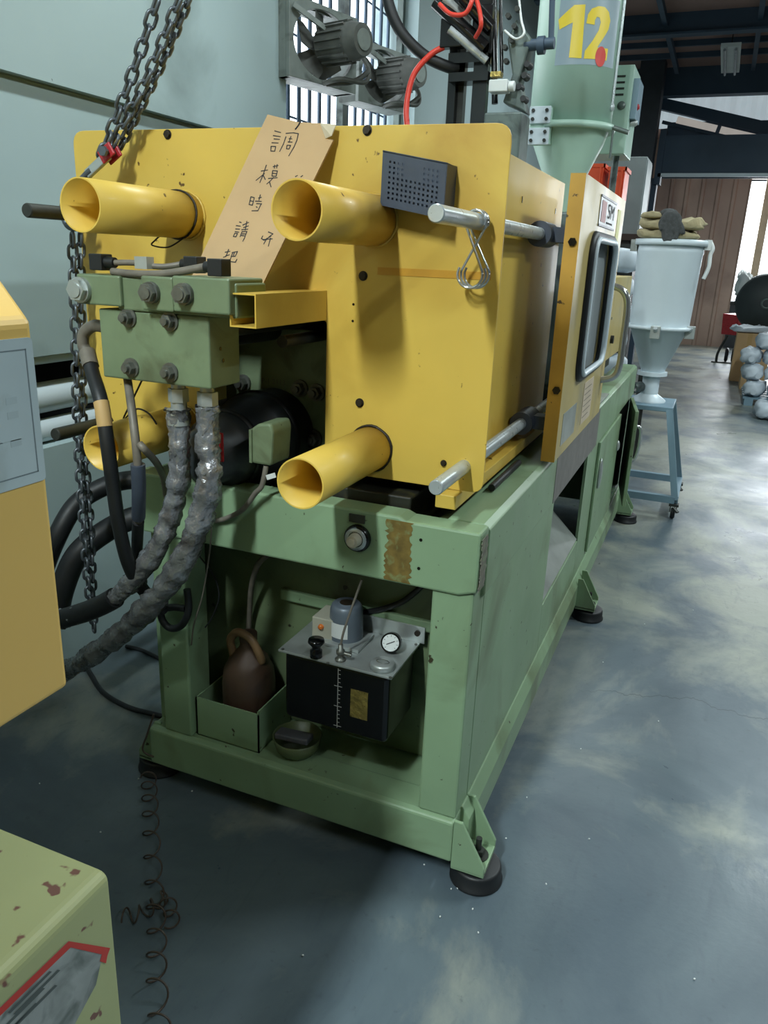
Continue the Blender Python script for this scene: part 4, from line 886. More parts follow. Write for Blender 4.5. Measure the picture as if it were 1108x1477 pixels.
# brush strokes, in pixels of an enlarged view of the sign (x/5.036+280, y/5.036+150)
STROKES = {'diao': [[(586, 196), (630, 208)], [(575, 230), (628, 238)], [(580, 254), (622, 258)], [(565, 282), (612, 284)], [(560, 308), (558, 342), (586, 344), (594, 310), (560, 308)], [(668, 238), (650, 290), (622, 346)], [(668, 214), (720, 210), (758, 216), (748, 262), (728, 310), (688, 378)], [(690, 252), (712, 254)], [(704, 236), (690, 280)], [(682, 276), (714, 278)], [(676, 300), (672, 326), (690, 328), (702, 302), (676, 300)]],
 'mo': [[(488, 488), (536, 480)], [(526, 444), (500, 520), (478, 572)], [(512, 506), (450, 556)], [(504, 520), (518, 550)], [(574, 456), (612, 448)], [(586, 444), (584, 468)], [(604, 440), (600, 466)], [(572, 484), (566, 524), (596, 526), (606, 488), (572, 484)], [(572, 504), (600, 506)], [(540, 542), (606, 536)], [(578, 534), (552, 562), (528, 582)], [(548, 566), (560, 604)]],
 'shi': [[(414, 674), (400, 730), (424, 736), (438, 682), (414, 674)], [(408, 704), (430, 708)], [(468, 684), (490, 678)], [(482, 660), (472, 700)], [(446, 706), (490, 708)], [(488, 726), (464, 776), (420, 776)], [(454, 724), (492, 726)], [(452, 746), (460, 754)]],
 'qing': [[(330, 858), (344, 862)], [(306, 884), (338, 888)], [(302, 908), (332, 910)], [(298, 928), (326, 932)], [(296, 940), (286, 962), (304, 966), (316, 942), (296, 940)], [(354, 880), (398, 860)], [(360, 898), (396, 886)], [(384, 852), (372, 918)], [(346, 914), (392, 910)], [(350, 926), (334, 966)], [(352, 928), (384, 926), (366, 976), (354, 998)], [(350, 944), (372, 944)], [(344, 956), (366, 958)]],
 'ba': [[(226, 1078), (262, 1070)], [(252, 1056), (232, 1108), (212, 1114)], [(230, 1104), (258, 1096)], [(276, 1080), (316, 1072), (300, 1106), (268, 1108)], [(280, 1084), (258, 1144), (300, 1150), (312, 1128)], [(292, 1082), (286, 1104)]],
 'kai': [[(540, 930), (574, 944), (544, 966)], [(560, 960), (510, 990), (490, 978), (500, 958)], [(500, 986), (570, 980)], [(530, 976), (506, 1018)], [(556, 974), (540, 1034)]],
 'qian': [[(736, 528), (752, 520)], [(776, 530), (790, 520)]]}
for nm, ss in STROKES.items():
    b = MB()
    for s_ in ss:
        P = [onsign(280 + x_ / 5.036, 150 + y_ / 5.036, 0.0004) for x_, y_ in s_]
        for i in range(len(P) - 1):
            d_ = P[i + 1] - P[i]; s__ = d_.cross(nrm).normalized() * 0.0013; e__ = d_.normalized() * 0.0006
            b.add([P[i] - s__ - e__, P[i + 1] - s__ * 0.8 + e__, P[i + 1] + s__ * 0.8 + e__, P[i] + s__ - e__], [(0, 1, 2, 3)])
    b.build('handwritten_character', INK, cs)

# ================================================================ PERFORATED BASKET ON THE COVER
by_ = 0.035
q0, q1, q2, q3 = at(553, 218, 'Y', by_), at(645, 236, 'Y', by_), at(640, 304, 'Y', by_), at(549, 296, 'Y', by_)
bk = thing('perforated_basket', 'dark grey perforated plastic basket stuck on the yellow cover', 'basket', (q2 + q3) / 2 + Y * 0.03)
U = (q1 - q0); V = (q3 - q0); nx, nz = 14, 9; hole = set()
for i in range(12):
    for j in range(8):
        if j < 3 and 4 <= i <= 7: continue
        hole.add((2 * i + 3, 2 * j + 3))
gx = [0]; gy = [0]
for i in range(14): gx += [gx[-1] + 0.55, gx[-1] + 1.0]
for j in range(10): gy += [gy[-1] + 0.55, gy[-1] + 1.0]
gx.append(gx[-1] + 0.55); gy.append(gy[-1] + 0.55); vs = [q0 + U * (a / gx[-1]) + V * (c_ / gy[-1]) for c_ in gy for a in gx]; W_ = len(gx)
fs = [(j * W_ + i, j * W_ + i + 1, (j + 1) * W_ + i + 1, (j + 1) * W_ + i) for j in range(len(gy) - 1) for i in range(W_ - 1) if (i, j) not in hole]
MB().add(vs, fs).build('perforated_face', BASK, bk, solid=0.002)
D_ = Y * (PY - by_ - 0.001)
MB().add([q1, q1 + D_, q2 + D_, q2], [(0, 1, 2, 3)]).add([q0, q0 + D_, q3 + D_, q3], [(0, 1, 2, 3)]).add([q3, q3 + D_, q2 + D_, q2], [(0, 1, 2, 3)]).add([q0 + D_, q1 + D_, q2 + D_, q3 + D_], [(0, 1, 2, 3)]).build('walls', BASK, bk, solid=0.002)
rim = [q0 - Z * 0, q1, q1 + D_ - Y * 0.001, q0 + D_ - Y * 0.001]
MB().tube([rim[0], rim[1], rim[2], rim[3]], 0.0022, 6, closed=True).build('rim', BASK, bk)

# ================================================================ S-HOOKS ON THE UPPER GUIDE ROD
def s_hook(yy, label, tw, mir=1):
    R_, r2 = 0.0215, 0.027; c = Vector((-0.075, yy, 1.626)); P = []
    for k in range(13):                                     # over the rod
        a = math.radians(-20 + 220 * k / 12); P.append(c + Vector((mir * R_ * math.cos(a), 0, R_ * math.sin(a))))
    c2 = c - Z * 0.105 + Vector((tw, 0, 0)); low = []
    for k in range(13):
        a = math.radians(30 - 240 * k / 12 ); low.append(c2 + Vector((mir * r2 * math.cos(a), 0, r2 * math.sin(a))))
    return tag(MB().tube(smooth(P + low, 3), 0.0028, 8).build('s_hook', CHR, origin=c), label, 'hook', 'steel hooks on the guide rod')
for k, yy in enumerate((0.052, 0.064, 0.076)): s_hook(yy, ('outermost of three bent chrome wire hooks on the upper guide rod', 'middle of three bent chrome wire hooks on the upper guide rod', 'bent chrome wire hook on the upper guide rod, closest to the yellow plate')[k], (k - 1) * 0.004, -1 if k == 1 else 1)

# ================================================================ LIFTING CHAINS
def link_mesh(pitch, wire):
    a = pitch / 2 - 0.0; r = pitch * 0.36; P = []
    h = pitch / 2 + wire * 0.9 - r
    for k in range(7): t = math.pi * k / 6; P.append((r * math.cos(t), 0, h + r * math.sin(t)))
    for k in range(7): t = math.pi + math.pi * k / 6; P.append((r * math.cos(t), 0, -h + r * math.sin(t)))
    return MB().tube(P, wire, 7, closed=True)
def chain(path, pitch, wire, label, extra=None):
    t = thing('lifting_chain', label, 'chain', path[-1], 'steel chains at the wall side of the machine')
    P = smooth(path, 40); src = None; acc = 0; i = 0; pos = P[0]; k = 0
    while i < len(P) - 1:
        seg = (P[i + 1] - pos).length
        if acc + seg >= pitch:
            d = (P[i + 1] - pos).normalized(); c = pos + d * (pitch - acc); pos = c; acc = 0
            q = d.to_track_quat('Z', 'X'); q = q @ Matrix.Rotation((math.pi / 2) * (k % 2) + 0.5, 3, 'Z').to_quaternion()
            if src is None:
                src = link_mesh(pitch, wire).build('chain_link', CHN, t, origin=(0, 0, 0)); o = src
            else:
                o = src.copy(); COL.objects.link(o); o.parent = t
            o.location = c - wloc(t); o.rotation_mode = 'QUATERNION'; o.rotation_quaternion = q; k += 1
        else:
            acc += seg; pos = P[i + 1]; i += 1
    return t
CYY = 0.03
hk = at(160, 212, 'Y', CYY)
chain([at(232, -14, 'Y', CYY), at(190, 110, 'Y', CYY), at(148, 222, 'Y', CYY)], 0.031, 0.0043, 'heavy lifting chain with long links taut above the red hook')
chain([at(264, -14, 'Y', CYY + 0.01), at(215, 105, 'Y', CYY + 0.01), at(162, 212, 'Y', CYY + 0.01)], 0.028, 0.004, 'middle strand of the taut lifting chains above the red hook')
chain([at(278, -14, 'Y', CYY + 0.03), at(232, 95, 'Y', CYY + 0.03), at(176, 208, 'Y', CYY + 0.03)], 0.022, 0.0042, 'tight short-linked chain strand ending at the red hook')
chain([at(104, 328, 'Y', 0.03), at(109, 480, 'Y', 0.03), at(113, 640, 'Y', 0.03), at(124, 800, 'Y', 0.03), at(130, 868, 'Y', 0.03)], 0.030, 0.0042, 'loose lifting chain hanging straight down beside the hydraulic hoses, wall side strand')
chain([at(116, 328, 'Y', 0.05), at(117, 480, 'Y', 0.05), at(121, 640, 'Y', 0.05), at(130, 760, 'Y', 0.05), at(136, 915, 'Y', 0.05)], 0.028, 0.0042, 'loose lifting chain hanging down to the floor, strand nearest the yellow cover')
# hook with red clevis
hkt = thing('chain_hook', 'grey lifting hook with a red clevis gripping the upper guide rod', 'hook', at(150, 230, 'Y', CYY))
c_ = at(160, 220, 'Y', CYY - 0.004); e_ = at(129, 249, 'Y', CYY - 0.004); dd = (e_ - c_).normalized(); pp = dd.cross(Y).normalized()
for s_ in (-0.012, 0.012): MB().obox(c_ + Y * s_ + dd * 0.004, dd * 0.022, Y * 0.003, pp * 0.016).build('clevis_cheek', RED, hkt, bevel=0.003)
MB().cyl(c_ + Vector((0.0, -0.022, 0.0)), c_ + Vector((0.0, 0.022, 0.0)), 0.0075, n=14).hexa(c_ + Vector((0, -0.022, 0)), c_ + Vector((0, -0.03, 0)), 0.012).build('clevis_pin', CHN, hkt)
MB().obox((c_ + e_) / 2 + dd * 0.008, (e_ - c_) / 2, Y * 0.006, pp * 0.011).build('shank', ALU, hkt, bevel=0.003)
P = smooth([e_ - dd * 0.01, e_ + dd * 0.02, Vector((-1.143, CYY, 1.65)), Vector((-1.143, CYY, 1.60)), Vector((-1.115, CYY, 1.588)), Vector((-1.088, CYY, 1.60))], 5)
MB().tube(P, [0.009] * len(P), 10).build('hook', CHN, hkt)

# ================================================================ HOSES AND CABLES ON THE LEFT
def hose(name, label, lst, r, mat, parts=(), jitter=0.0, n=14, k=10):
    P = smooth([at(a, b_, 'Y', d) for a, b_, d in lst], k); rr = [r * (1 + random.uniform(-jitter, jitter)) for _ in P]
    if jitter:
        for i in range(1, len(rr) - 1): rr[i] = (rr[i - 1] + rr[i] + rr[i + 1]) / 3
    t = thing(name, label, 'hose', P[-1]); m = MB().tube(P, rr, n)
    if jitter:
        for i, v in enumerate(m.v):
            m.v[i] = v + Vector((random.uniform(-1, 1), random.uniform(-1, 1), random.uniform(-1, 1))) * r * jitter * 0.55
    m.build('hose', mat, t)
    for (i0, i1, rs, mm, nm) in parts: MB().tube(P[i0:i1], r * rs, n).build(nm, mm, t)
    return t
hose('hydraulic_hose', 'black hydraulic hose with a tan band from the elbow of the valve block', [(126, 508, -0.16), (134, 540, -0.19), (146, 580, -0.225), (155, 640, -0.24), (163, 700, -0.235), (172, 760, -0.22), (186, 815, -0.19), (206, 850, -0.13), (235, 880, -0.06)], 0.0165, BLK, [(0, 8, 1.15, HOSEG, 'hose_ferrule'), (20, 27, 1.06, TAN, 'tape_band')])
hose('wrapped_hose', 'crumpled silver wrapped hose below the left nipple of the valve block', [(257, 590, -0.15), (259, 640, -0.15), (258, 690, -0.15), (246, 745, -0.15), (224, 795, -0.16), (190, 838, -0.16), (166, 862, -0.16), (130, 880, -0.15), (92, 892, -0.13)], 0.0245, FOIL, [(0, 6, 1.04, ALU, 'hose_ferrule'), (60, 81, 1.12, BLK, 'rubber_sleeve')], jitter=0.26, n=22, k=10)
hose('wrapped_hose', 'long silver wrapped hose sweeping from the right nipple down to the floor', [(300, 586, -0.15), (300, 640, -0.15), (302, 690, -0.16), (290, 745, -0.17), (268, 800, -0.18), (232, 855, -0.18), (190, 900, -0.16), (146, 935, -0.13), (112, 958, -0.10), (80, 974, -0.06)], 0.0275, FOIL, [(0, 12, 0.78, ALU, 'hose_ferrule')], jitter=0.26, n=22, k=10)
hose('hydraulic_hose', 'upper black hydraulic hose arching in front of the wall', [(60, 830, 0.10), (82, 775, 0.12), (110, 728, 0.18), (150, 702, 0.24), (190, 692, 0.28), (222, 694, 0.30)], 0.030, BLK)
hose('hydraulic_hose', 'lower black hydraulic hose arching in front of the wall', [(80, 900, 0.06), (90, 850, 0.08), (112, 800, 0.12), (150, 768, 0.18), (190, 748, 0.22), (226, 742, 0.26)], 0.036, BLK)
hose('conduit', 'thin grey conduit hanging down from the valve block', [(183, 540, -0.15), (190, 590, -0.21), (196, 640, -0.235), (200, 690, -0.23), (200, 740, -0.2), (198, 800, -0.12), (205, 840, -0.06)], 0.0095, HOSEG, [(26, 42, 1.7, BASK, 'heat_shrink'), (42, 61, 1.5, BLK, 'rubber_sleeve')])
hose('conduit', 'short grey conduit curling from the tee beside the silver hoses', [(201, 640, -0.235), (210, 650, -0.23), (226, 668, -0.15), (236, 690, -0.06), (240, 715, 0.0)], 0.0085, HOSEG)
hose('conduit', 'grey cable from the junction box of the drive motor', [(384, 672, -0.04), (378, 700, -0.045), (368, 712, -0.04), (350, 735, -0.03), (325, 748, -0.02), (305, 752, -0.015)], 0.0065, HOSEG)
hose('cable_loop', 'black rubber loop hooked on the left leg of the bed', [(270, 850, -0.03), (272, 880, -0.03), (262, 902, -0.03), (246, 906, -0.03), (234, 894, -0.03), (234, 880, -0.03), (250, 876, -0.03), (268, 878, -0.03)], 0.010, BLK)
for lab, lst in (('thin grey wire dangling from the front beam beside the left leg', [(306, 748, -0.02), (302, 800, -0.015), (292, 860, -0.01), (280, 900, -0.005), (276, 930, 0.005)]),
                 ('thin curled wire behind the left leg of the bed', [(286, 800, 0.02), (308, 830, 0.03), (316, 860, 0.03), (306, 890, 0.03), (296, 905, 0.03)]),
                 ('thin black wire bowed under the valve block', [(205, 548, -0.1), (192, 575, -0.1), (178, 605, -0.09), (196, 590, -0.09), (214, 596, -0.08), (226, 612, -0.07)])):
    ptube('thin_wire', lab, 'wire', lst, 0.0022, HOSEG if 'grey' in lab else BLK, n=6)
hose('conduit', 'grey bent pipe inside the bed behind the jug', [(386, 800, 0.10), (372, 815, 0.12), (363, 845, 0.15), (360, 885, 0.18), (358, 925, 0.19)], 0.008, HOSEG)
# cable on the floor
P = smooth([at(a, b_, 'Z', 0.009) for a, b_ in ((110, 935), (132, 975), (150, 1000), (185, 1020), (222, 1030), (260, 1040))] , 8)
tag(MB().tube(P, 0.009, 10).build('floor_cable', BLK, origin=P[0]), 'black cable lying on the floor behind the left leg', 'cable')
P = smooth([at(a, b_, 'Z', 0.009) for a, b_ in ((182, 932), (205, 938), (230, 950), (262, 968))], 8)
tag(MB().tube(P, 0.008, 10).build('floor_cable', BLK, origin=P[0]), 'short black cable on the floor running behind the bed', 'cable')
# rear hose manifold of the machine
o = MB().box((-1.06, 0.28, 0.62), (-0.955, 0.50, 0.99)).build('hose_manifold', GRND, mc, bevel=0.006)

# coiled cord on the floor in front of the bed
def coil(label, ax, r, turns, wire):
    P = smooth([at(a, b_, 'Z', r + wire + 0.001) for a, b_ in ax], 40); n = len(P); H = []
    N = turns * 18
    for i in range(N):
        f = i / (N - 1) * (n - 1.001); j = int(f); c = P[j].lerp(P[j + 1], f - j); d = (P[j + 1] - P[j]).normalized(); s_ = d.cross(Z).normalized()
        t = 2 * math.pi * i / 18; H.append(c + (s_ * math.cos(t) + Z * math.sin(t)) * r)
    o = MB().tube(H, wire, 6).build('coiled_cord', COIL, origin=P[0]); return tag(o, label, 'cord')
coil('long coiled brown cord lying on the floor in front of the bed', [(214, 1120), (216, 1150), (218, 1200), (222, 1270), (226, 1340), (226, 1410), (232, 1500)], 0.022, 12, 0.0024)
coil('short tangle of coiled brown cord beside the green corner', [(176, 1322), (200, 1318), (222, 1306), (236, 1296), (246, 1312), (248, 1332)], 0.018, 6, 0.0024)
b = smooth([at(222, 1030, 'Y', -0.02), at(212, 1060, 'Y', -0.03), at(206, 1082, 'Y', -0.03), at(222, 1092, 'Y', -0.02)], 8)
tag(MB().tube(b, 0.003, 6).build('thin_wire', COIL, origin=b[0]), 'thin brown wire drooping over the foot of the left leg', 'wire')

# ================================================================ EXHAUST FANS IN THE WINDOW
def fan(c0, u, w_, h_, label):
    """c0 lower near corner, u horizontal direction of the frame"""
    u = u.normalized(); n_ = Vector((u.y, -u.x, 0)); ctr = c0 + u * w_ / 2 + Z * h_ / 2; t = thing('exhaust_fan', label, 'fan', c0 + u * w_ / 2, 'exhaust fans in the wall window')
    R_ = min(w_, h_) * 0.44; inner = [(w_ / 2 + R_ * (w_ / min(w_, h_)) * math.cos(a), h_ / 2 + R_ * (h_ / min(w_, h_)) * math.sin(a)) for a in [2 * math.pi * (k + 0.5) / 40 for k in range(40)]]
    ringplate(((0, 0), (w_, h_)), inner, c0, u, Z, n_ * 0.025, MB()).build('frame_plate', FANG, t, bevel=0.003)
    b = MB()
    for (a, c_, d, e) in ((0, 0, w_, 0.03), (0, h_ - 0.03, w_, h_), (0, 0, 0.03, h_), (w_ - 0.03, 0, w_, h_)):
        b.obox(c0 + u * (a + d) / 2 + Z * (c_ + e) / 2 - n_ * 0.06, u * (d - a) / 2, n_ * 0.06, Z * (e - c_) / 2)
    b.build('duct_box', FANG, t)
    hub = ctr - n_ * 0.03
    mo_ = MB().cyl(hub + n_ * 0.06, hub + n_ * 0.24, 0.082, n=28).cyl(hub + n_ * 0.24, hub + n_ * 0.30, 0.082, 0.068, n=28).build('motor', FAND, t)
    for k in range(16):
        a = 2 * math.pi * k / 16; r_ = u * math.cos(a) + Z * math.sin(a); MB().obox(hub + n_ * 0.15 + r_ * 0.085, n_ * 0.08, r_ * 0.007, n_.cross(r_) * 0.004).build('cooling_fin', FAND, mo_)
    MB().cyl(hub + n_ * 0.30, hub + n_ * 0.306, 0.045, n=24).build('motor_cap', FANG, mo_)
    MB().cyl(hub, hub + n_ * 0.06, 0.05, n=20).build('hub', FAND, t)
    for k in range(5):
        a = 2 * math.pi * k / 5 + 0.35; r_ = u * math.cos(a) + Z * math.sin(a); s_ = n_.cross(r_); s_ = (s_ + n_ * 0.55).normalized(); R2 = R_ * 0.95
        A = [hub + n_ * 0.02 + r_ * 0.04 - s_ * 0.035, hub + n_ * 0.02 + r_ * R2 * 0.7 - s_ * 0.075, hub + n_ * 0.02 + r_ * R2 - s_ * 0.075, hub + n_ * 0.02 + r_ * R2 + s_ * 0.06, hub + n_ * 0.02 + r_ * R2 * 0.7 + s_ * 0.065, hub + n_ * 0.02 + r_ * 0.04 + s_ * 0.035]
        MB().add(A, [tuple(range(6))]).build('blade', FAND, t, solid=0.004)
    for s_ in (-1, 1):                                      # bent guard bars carrying the motor
        P = smooth([c0 + u * (w_ * 0.5 + s_ * w_ * 0.02) + Z * h_ * 0.02 + n_ * 0.03, c0 + u * (w_ * 0.6 + s_ * 0.04) + Z * h_ * 0.06 + n_ * 0.12, c0 + u * w_ * (0.86) + Z * (h_ * (0.10 if s_ < 0 else 0.2)) + n_ * 0.14, c0 + u * w_ * 0.93 + Z * h_ * 0.3 + n_ * 0.13, c0 + u * w_ * 0.93 + Z * h_ * 0.5 + n_ * 0.08], 8)
        MB().tube(P, 0.012, 8).build('guard_bar', FAND, t)
    b = MB()
    b.bar(ctr - u * w_ * 0.48 + Z * 0.12 + n_ * 0.04, ctr + Z * 0.03 + n_ * 0.1, 0.012, 0.022)
    b.bar(ctr + u * w_ * 0.5 + n_ * 0.04, ctr + n_ * 0.1, 0.02, 0.04); b.build('motor_bracket', FANG, t)
    return t
def fan_at(pl, pr, ptop, x0, yaw, label):
    c0 = at(*pl, 'X', x0); u = Vector((math.sin(yaw), math.cos(yaw), 0)); n_ = Vector((u.y, -u.x, 0))
    r = RM @ Vector((pr[0] - CX, pr[1] - CY, FPX)); t = (c0 - CAMLOC).dot(n_) / r.dot(n_); e = CAMLOC + r * t
    w_ = (e - c0).dot(u); r = RM @ Vector((ptop[0] - CX, ptop[1] - CY, FPX)); t = (c0 - CAMLOC).dot(n_) / r.dot(n_); h_ = (CAMLOC + r * t).z - c0.z
    print('fan', w_, h_); return fan(c0, u, w_, h_, label)
fan_at((412, 110), (508, 140), (408, -12), -1.62, math.radians(16), 'grey exhaust fan in the window, standing higher and next to the concrete wall')
fan_at((512, 146), (582, 168), (511, 54), -1.60, math.radians(16), 'smaller grey exhaust fan in the window behind the black hose')

# ================================================================ NEIGHBOURING MACHINE
NX = -0.30
nb = thing('neighbouring_machine', 'corner of a neighbouring machine with yellow hood and chipped light green bed', 'machine', (-1.0, -1.6, 0))
ye = at(100, 990, 'X', NX); ys = at(50, 462, 'X', NX); ny = ye.y; yb, yt = ye.z, ys.z
t1 = at(0, 398, 'X', NX - 0.0)
b = MB().prism([(NX, yb), (NX, yt), (NX - 0.10, yt + 0.115), (NX - 1.15, yt + 0.135), (NX - 1.15, yb)], (0, ny, 0), X, Z, (0, -2.0, 0))  # hood and bed carried on out of view to block lamp light
b.build('yellow_hood', M('glossy_yellow_hood', (232, 192, 108), 0.3, var=0.03, scale=1.5), nb, bevel=0.008, seg=3)
pz0, pz1 = at(62, 692, 'X', NX).z, at(44, 486, 'X', NX).z; pyy = at(56, 600, 'X', NX).y
pc = MB().prism(rpoly([(pyy, pz0), (pyy, pz1), (pyy - 0.30, pz1), (pyy - 0.30, pz0)], 0.006), (NX, 0, 0), Y, Z, (0.0015, 0, 0)).build('rating_placard', PLAC, nb)
fb = MB()
for (a, c_, d, e) in ((-0.29, 0.012, -0.010, 0.0135), (-0.29, -0.0135 + pz1 - pz0, -0.010, pz1 - pz0 - 0.012), (-0.0115, 0.012, -0.010, pz1 - pz0 - 0.012)):
    fb.box((NX + 0.0015, pyy + a, pz0 + c_), (NX + 0.0018, pyy + d, pz0 + e))
fb.build('placard_border', M('placard_line', (120, 134, 140), 0.5), pc)
tx = MB()
for r_ in range(5):
    for c_ in range(6):
        if random.random() < 0.8: tx.box((NX + 0.0015, pyy - 0.045 - c_ * 0.026, pz1 - 0.055 - r_ * 0.016), (NX + 0.0017, pyy - 0.03 - c_ * 0.026, pz1 - 0.047 - r_ * 0.016))
tx.box((NX + 0.0015, pyy - 0.2, pz0 + 0.055), (NX + 0.0017, pyy - 0.03, pz0 + 0.056)); tx.build('faded_table', M('faded_placard_ink', (177, 193, 197), 0.5), pc)
ge = at(157, 1257, 'X', NX); gz = ge.z; gy_ = ge.y
b = MB().prism(rpoly([(NX - 1.1, 0.05), (NX, 0.05), (NX, gz), (NX - 1.1, gz)], [0, 0, 0.02, 0]), (0, gy_, 0), X, Z, (0, -2.2, 0))
b.build('green_bed', GRNL, nb, bevel=0.006, seg=3)
MB().box((NX - 0.9, -2.8, gz), (NX - 0.3, -1.9, yb)).build('support_post', GRNL, nb)
MB().box((NX - 1.05, -2.75, yt + 0.12), (NX - 0.25, -1.7, yt + 0.62)).build('rear_light_block', YEL, nb, bevel=0.01)  # unseen tall block added to keep lamp light off the floor
MB().lathe([(0, 0), (0.07, 0), (0.07, 0.05), (0, 0.05)], (NX - 0.15, gy_ - 0.12, 0), 24).lathe([(0, 0), (0.07, 0), (0.07, 0.05), (0, 0.05)], (NX - 0.75, gy_ - 0.12, 0), 24).lathe([(0, 0), (0.07, 0), (0.07, 0.05), (0, 0.05)], (NX - 0.15, gy_ - 2.0, 0), 24).lathe([(0, 0), (0.07, 0), (0.07, 0.05), (0, 0.05)], (NX - 0.75, gy_ - 2.0, 0), 24).build('rubber_foot', BLK, nb)
# warning sticker with red border
def onside(px, py, l=0.0008): q = at(px, py, 'X', NX); q.x += l; return q
S0 = [(98, 1358), (157, 1370), (150, 1390), (152, 1385)]
outer = [(-60, 1510), (98, 1357), (158, 1367), (152, 1386), (146, 1384), (138, 1420), (95, 1500), (60, 1560)]
MB().add([onside(*p) for p in outer], [tuple(range(len(outer)))]).build('warning_sticker', M('grimy_sticker_paper', (158, 164, 162), 0.5, var=0.12, scale=20, dirt=(110, 118, 114), dirt_amt=0.5, dirt_scale=18), nb)
bd = [[(98, 1357), (158, 1367), (154, 1378), (101, 1366)], [(154, 1378), (152, 1389), (143, 1386), (146, 1376)], [(98, 1357), (101, 1366), (-56, 1518), (-60, 1510)]]
b = MB()
for q in bd: b.add([onside(*p, 0.0014) for p in q], [tuple(range(len(q)))])
b.build('sticker_border', STKR, nb)
b = MB()
for i, (x_, y_, l_) in enumerate(((70, 1400, 60), (82, 1398, 64), (60, 1424, 70), (78, 1420, 70), (50, 1446, 60))):
    b.add([onside(x_, y_, 0.0014), onside(x_ + 4, y_ + 1, 0.0014), onside(x_ + 4 - l_, y_ + l_ + 1, 0.0014), onside(x_ - l_, y_ + l_, 0.0014)], [(0, 1, 2, 3)])
b.build('sticker_print', M('faded_black_print', (92, 100, 98), 0.6), nb)

# ================================================================ PELLETS SPILT ON THE FLOOR
pel = None
for (x_, y_) in ((612, 1247), (660, 1281), (651, 1282), (682, 1311), (635, 1322), (788, 1275), (437, 1378), (57, 1130), (145, 1200), (200, 1123), (277, 1141), (730, 1209), (760, 1150), (690, 1345), (1002, 1412), (930, 900), (1000, 880), (870, 955), (905, 870), (838, 1080), (950, 1040), (850, 1210)):
    q = at(x_, y_, 'Z', 0.0025); s_ = random.uniform(0.7, 1.15) if y_ > 1000 else 1.2
    if pel is None:
        o = pel = MB().ellipsoid((0, 0, 0), (0.0030, 0.0022, 0.0022), 8, 6).build('plastic_pellet', WHT, origin=(0, 0, 0)); pel.location = q
    else: o = inst(pel, q, None, (0, 0, random.uniform(0, 3)))
    tag(o, 'tiny white plastic pellet lying on the worn floor', 'pellet', 'pellets spilt on the floor')

# ================================================================ MOBILE WHITE HOPPER ON CASTERS
MY = 3.86; mx = (at(914, 400, 'Y', MY).x + at(1010, 400, 'Y', MY).x) / 2; mr = (at(1010, 400, 'Y', MY).x - at(914, 400, 'Y', MY).x) / 2 * 0.985
zt1 = at(965, 352, 'Y', MY).z; zc = at(955, 474, 'Y', MY).z; zo = at(935, 537, 'Y', MY).z; zp = at(935, 578, 'Y', MY).z
mh = thing('mobile_hopper', 'pale white drum hopper on a blue grey wheeled stand', 'hopper', (mx, MY, 0))
MB().lathe([(0, zt1), (mr, zt1), (mr + 0.004, zt1 - 0.05), (mr, zt1 - 0.06), (mr * 0.93, zc + 0.005)], (mx, MY, 0), 48).build('drum', PALE, mh)
MB().lathe([(0, zt1 + 0.025), (mr + 0.02, zt1 + 0.025), (mr + 0.025, zt1 + 0.01), (mr + 0.025, zt1 - 0.01), (mr, zt1 - 0.01)], (mx, MY, 0), 48).build('lid', PALE, mh)
MB().lathe([(mr * 0.93, zc + 0.02), (mr + 0.02, zc + 0.02), (mr + 0.02, zc), (mr * 0.9, zc), (0.07, zo), (0.06, zo - 0.01)], (mx, MY, 0), 48).build('cone', PALE, mh)
MB().cyl((mx, MY, zo + 0.01), (mx, MY, zo - 0.015), 0.095, n=28).cyl((mx, MY, zo - 0.015), (mx, MY, zp + 0.04), 0.055, n=20).lathe([(0.055, zp + 0.05), (0.11, zp + 0.01), (0.11, zp)], (mx, MY, 0), 24).build('outlet', PALE, mh)
MB().pipe((mx - 0.06, MY - 0.04, (zo + zp) / 2), (mx - 0.10, MY - 0.14, (zo + zp) / 2), 0.035, 0.028, 20).build('side_port', CAST, mh)
for (dx, dy) in ((-0.02, -1), (0.98, -0.2)):
    k = Vector((mx + dx * mr, MY + dy * (mr + 0.02), zc)); o = MB().box(k - Vector((0.03, 0.02, 0.05)), k + Vector((0.03, 0.012, 0.03))).build('clamp', ALU, mh, bevel=0.004)
    MB().cyl(k + Vector((0.0, -0.02, 0.0)), k + Vector((0.0, -0.05, 0.02)), 0.012).build('clamp_bolt', STL, o)
k = Vector((mx + mr + 0.03, MY - 0.02, zt1))
MB().tube(smooth([k + Z * 0.02, k + Vector((0.02, 0, -0.02)), k + Vector((0.012, 0, -0.06)), k + Vector((0.014, -0.01, -0.13)), k + Vector((-0.005, -0.02, -0.20))]), 0.012, 8).box(k - Vector((0.03, 0.02, 0.03)), k + Vector((0.01, 0.02, 0.03))).build('lid_lever', WHT, mh)
k = Vector((mx - mr - 0.02, MY - 0.04, zt1)); MB().box(k - Vector((0.02, 0.03, 0.05)), k + Vector((0.02, 0.03, 0.02))).build('hinge', ALU, mh)
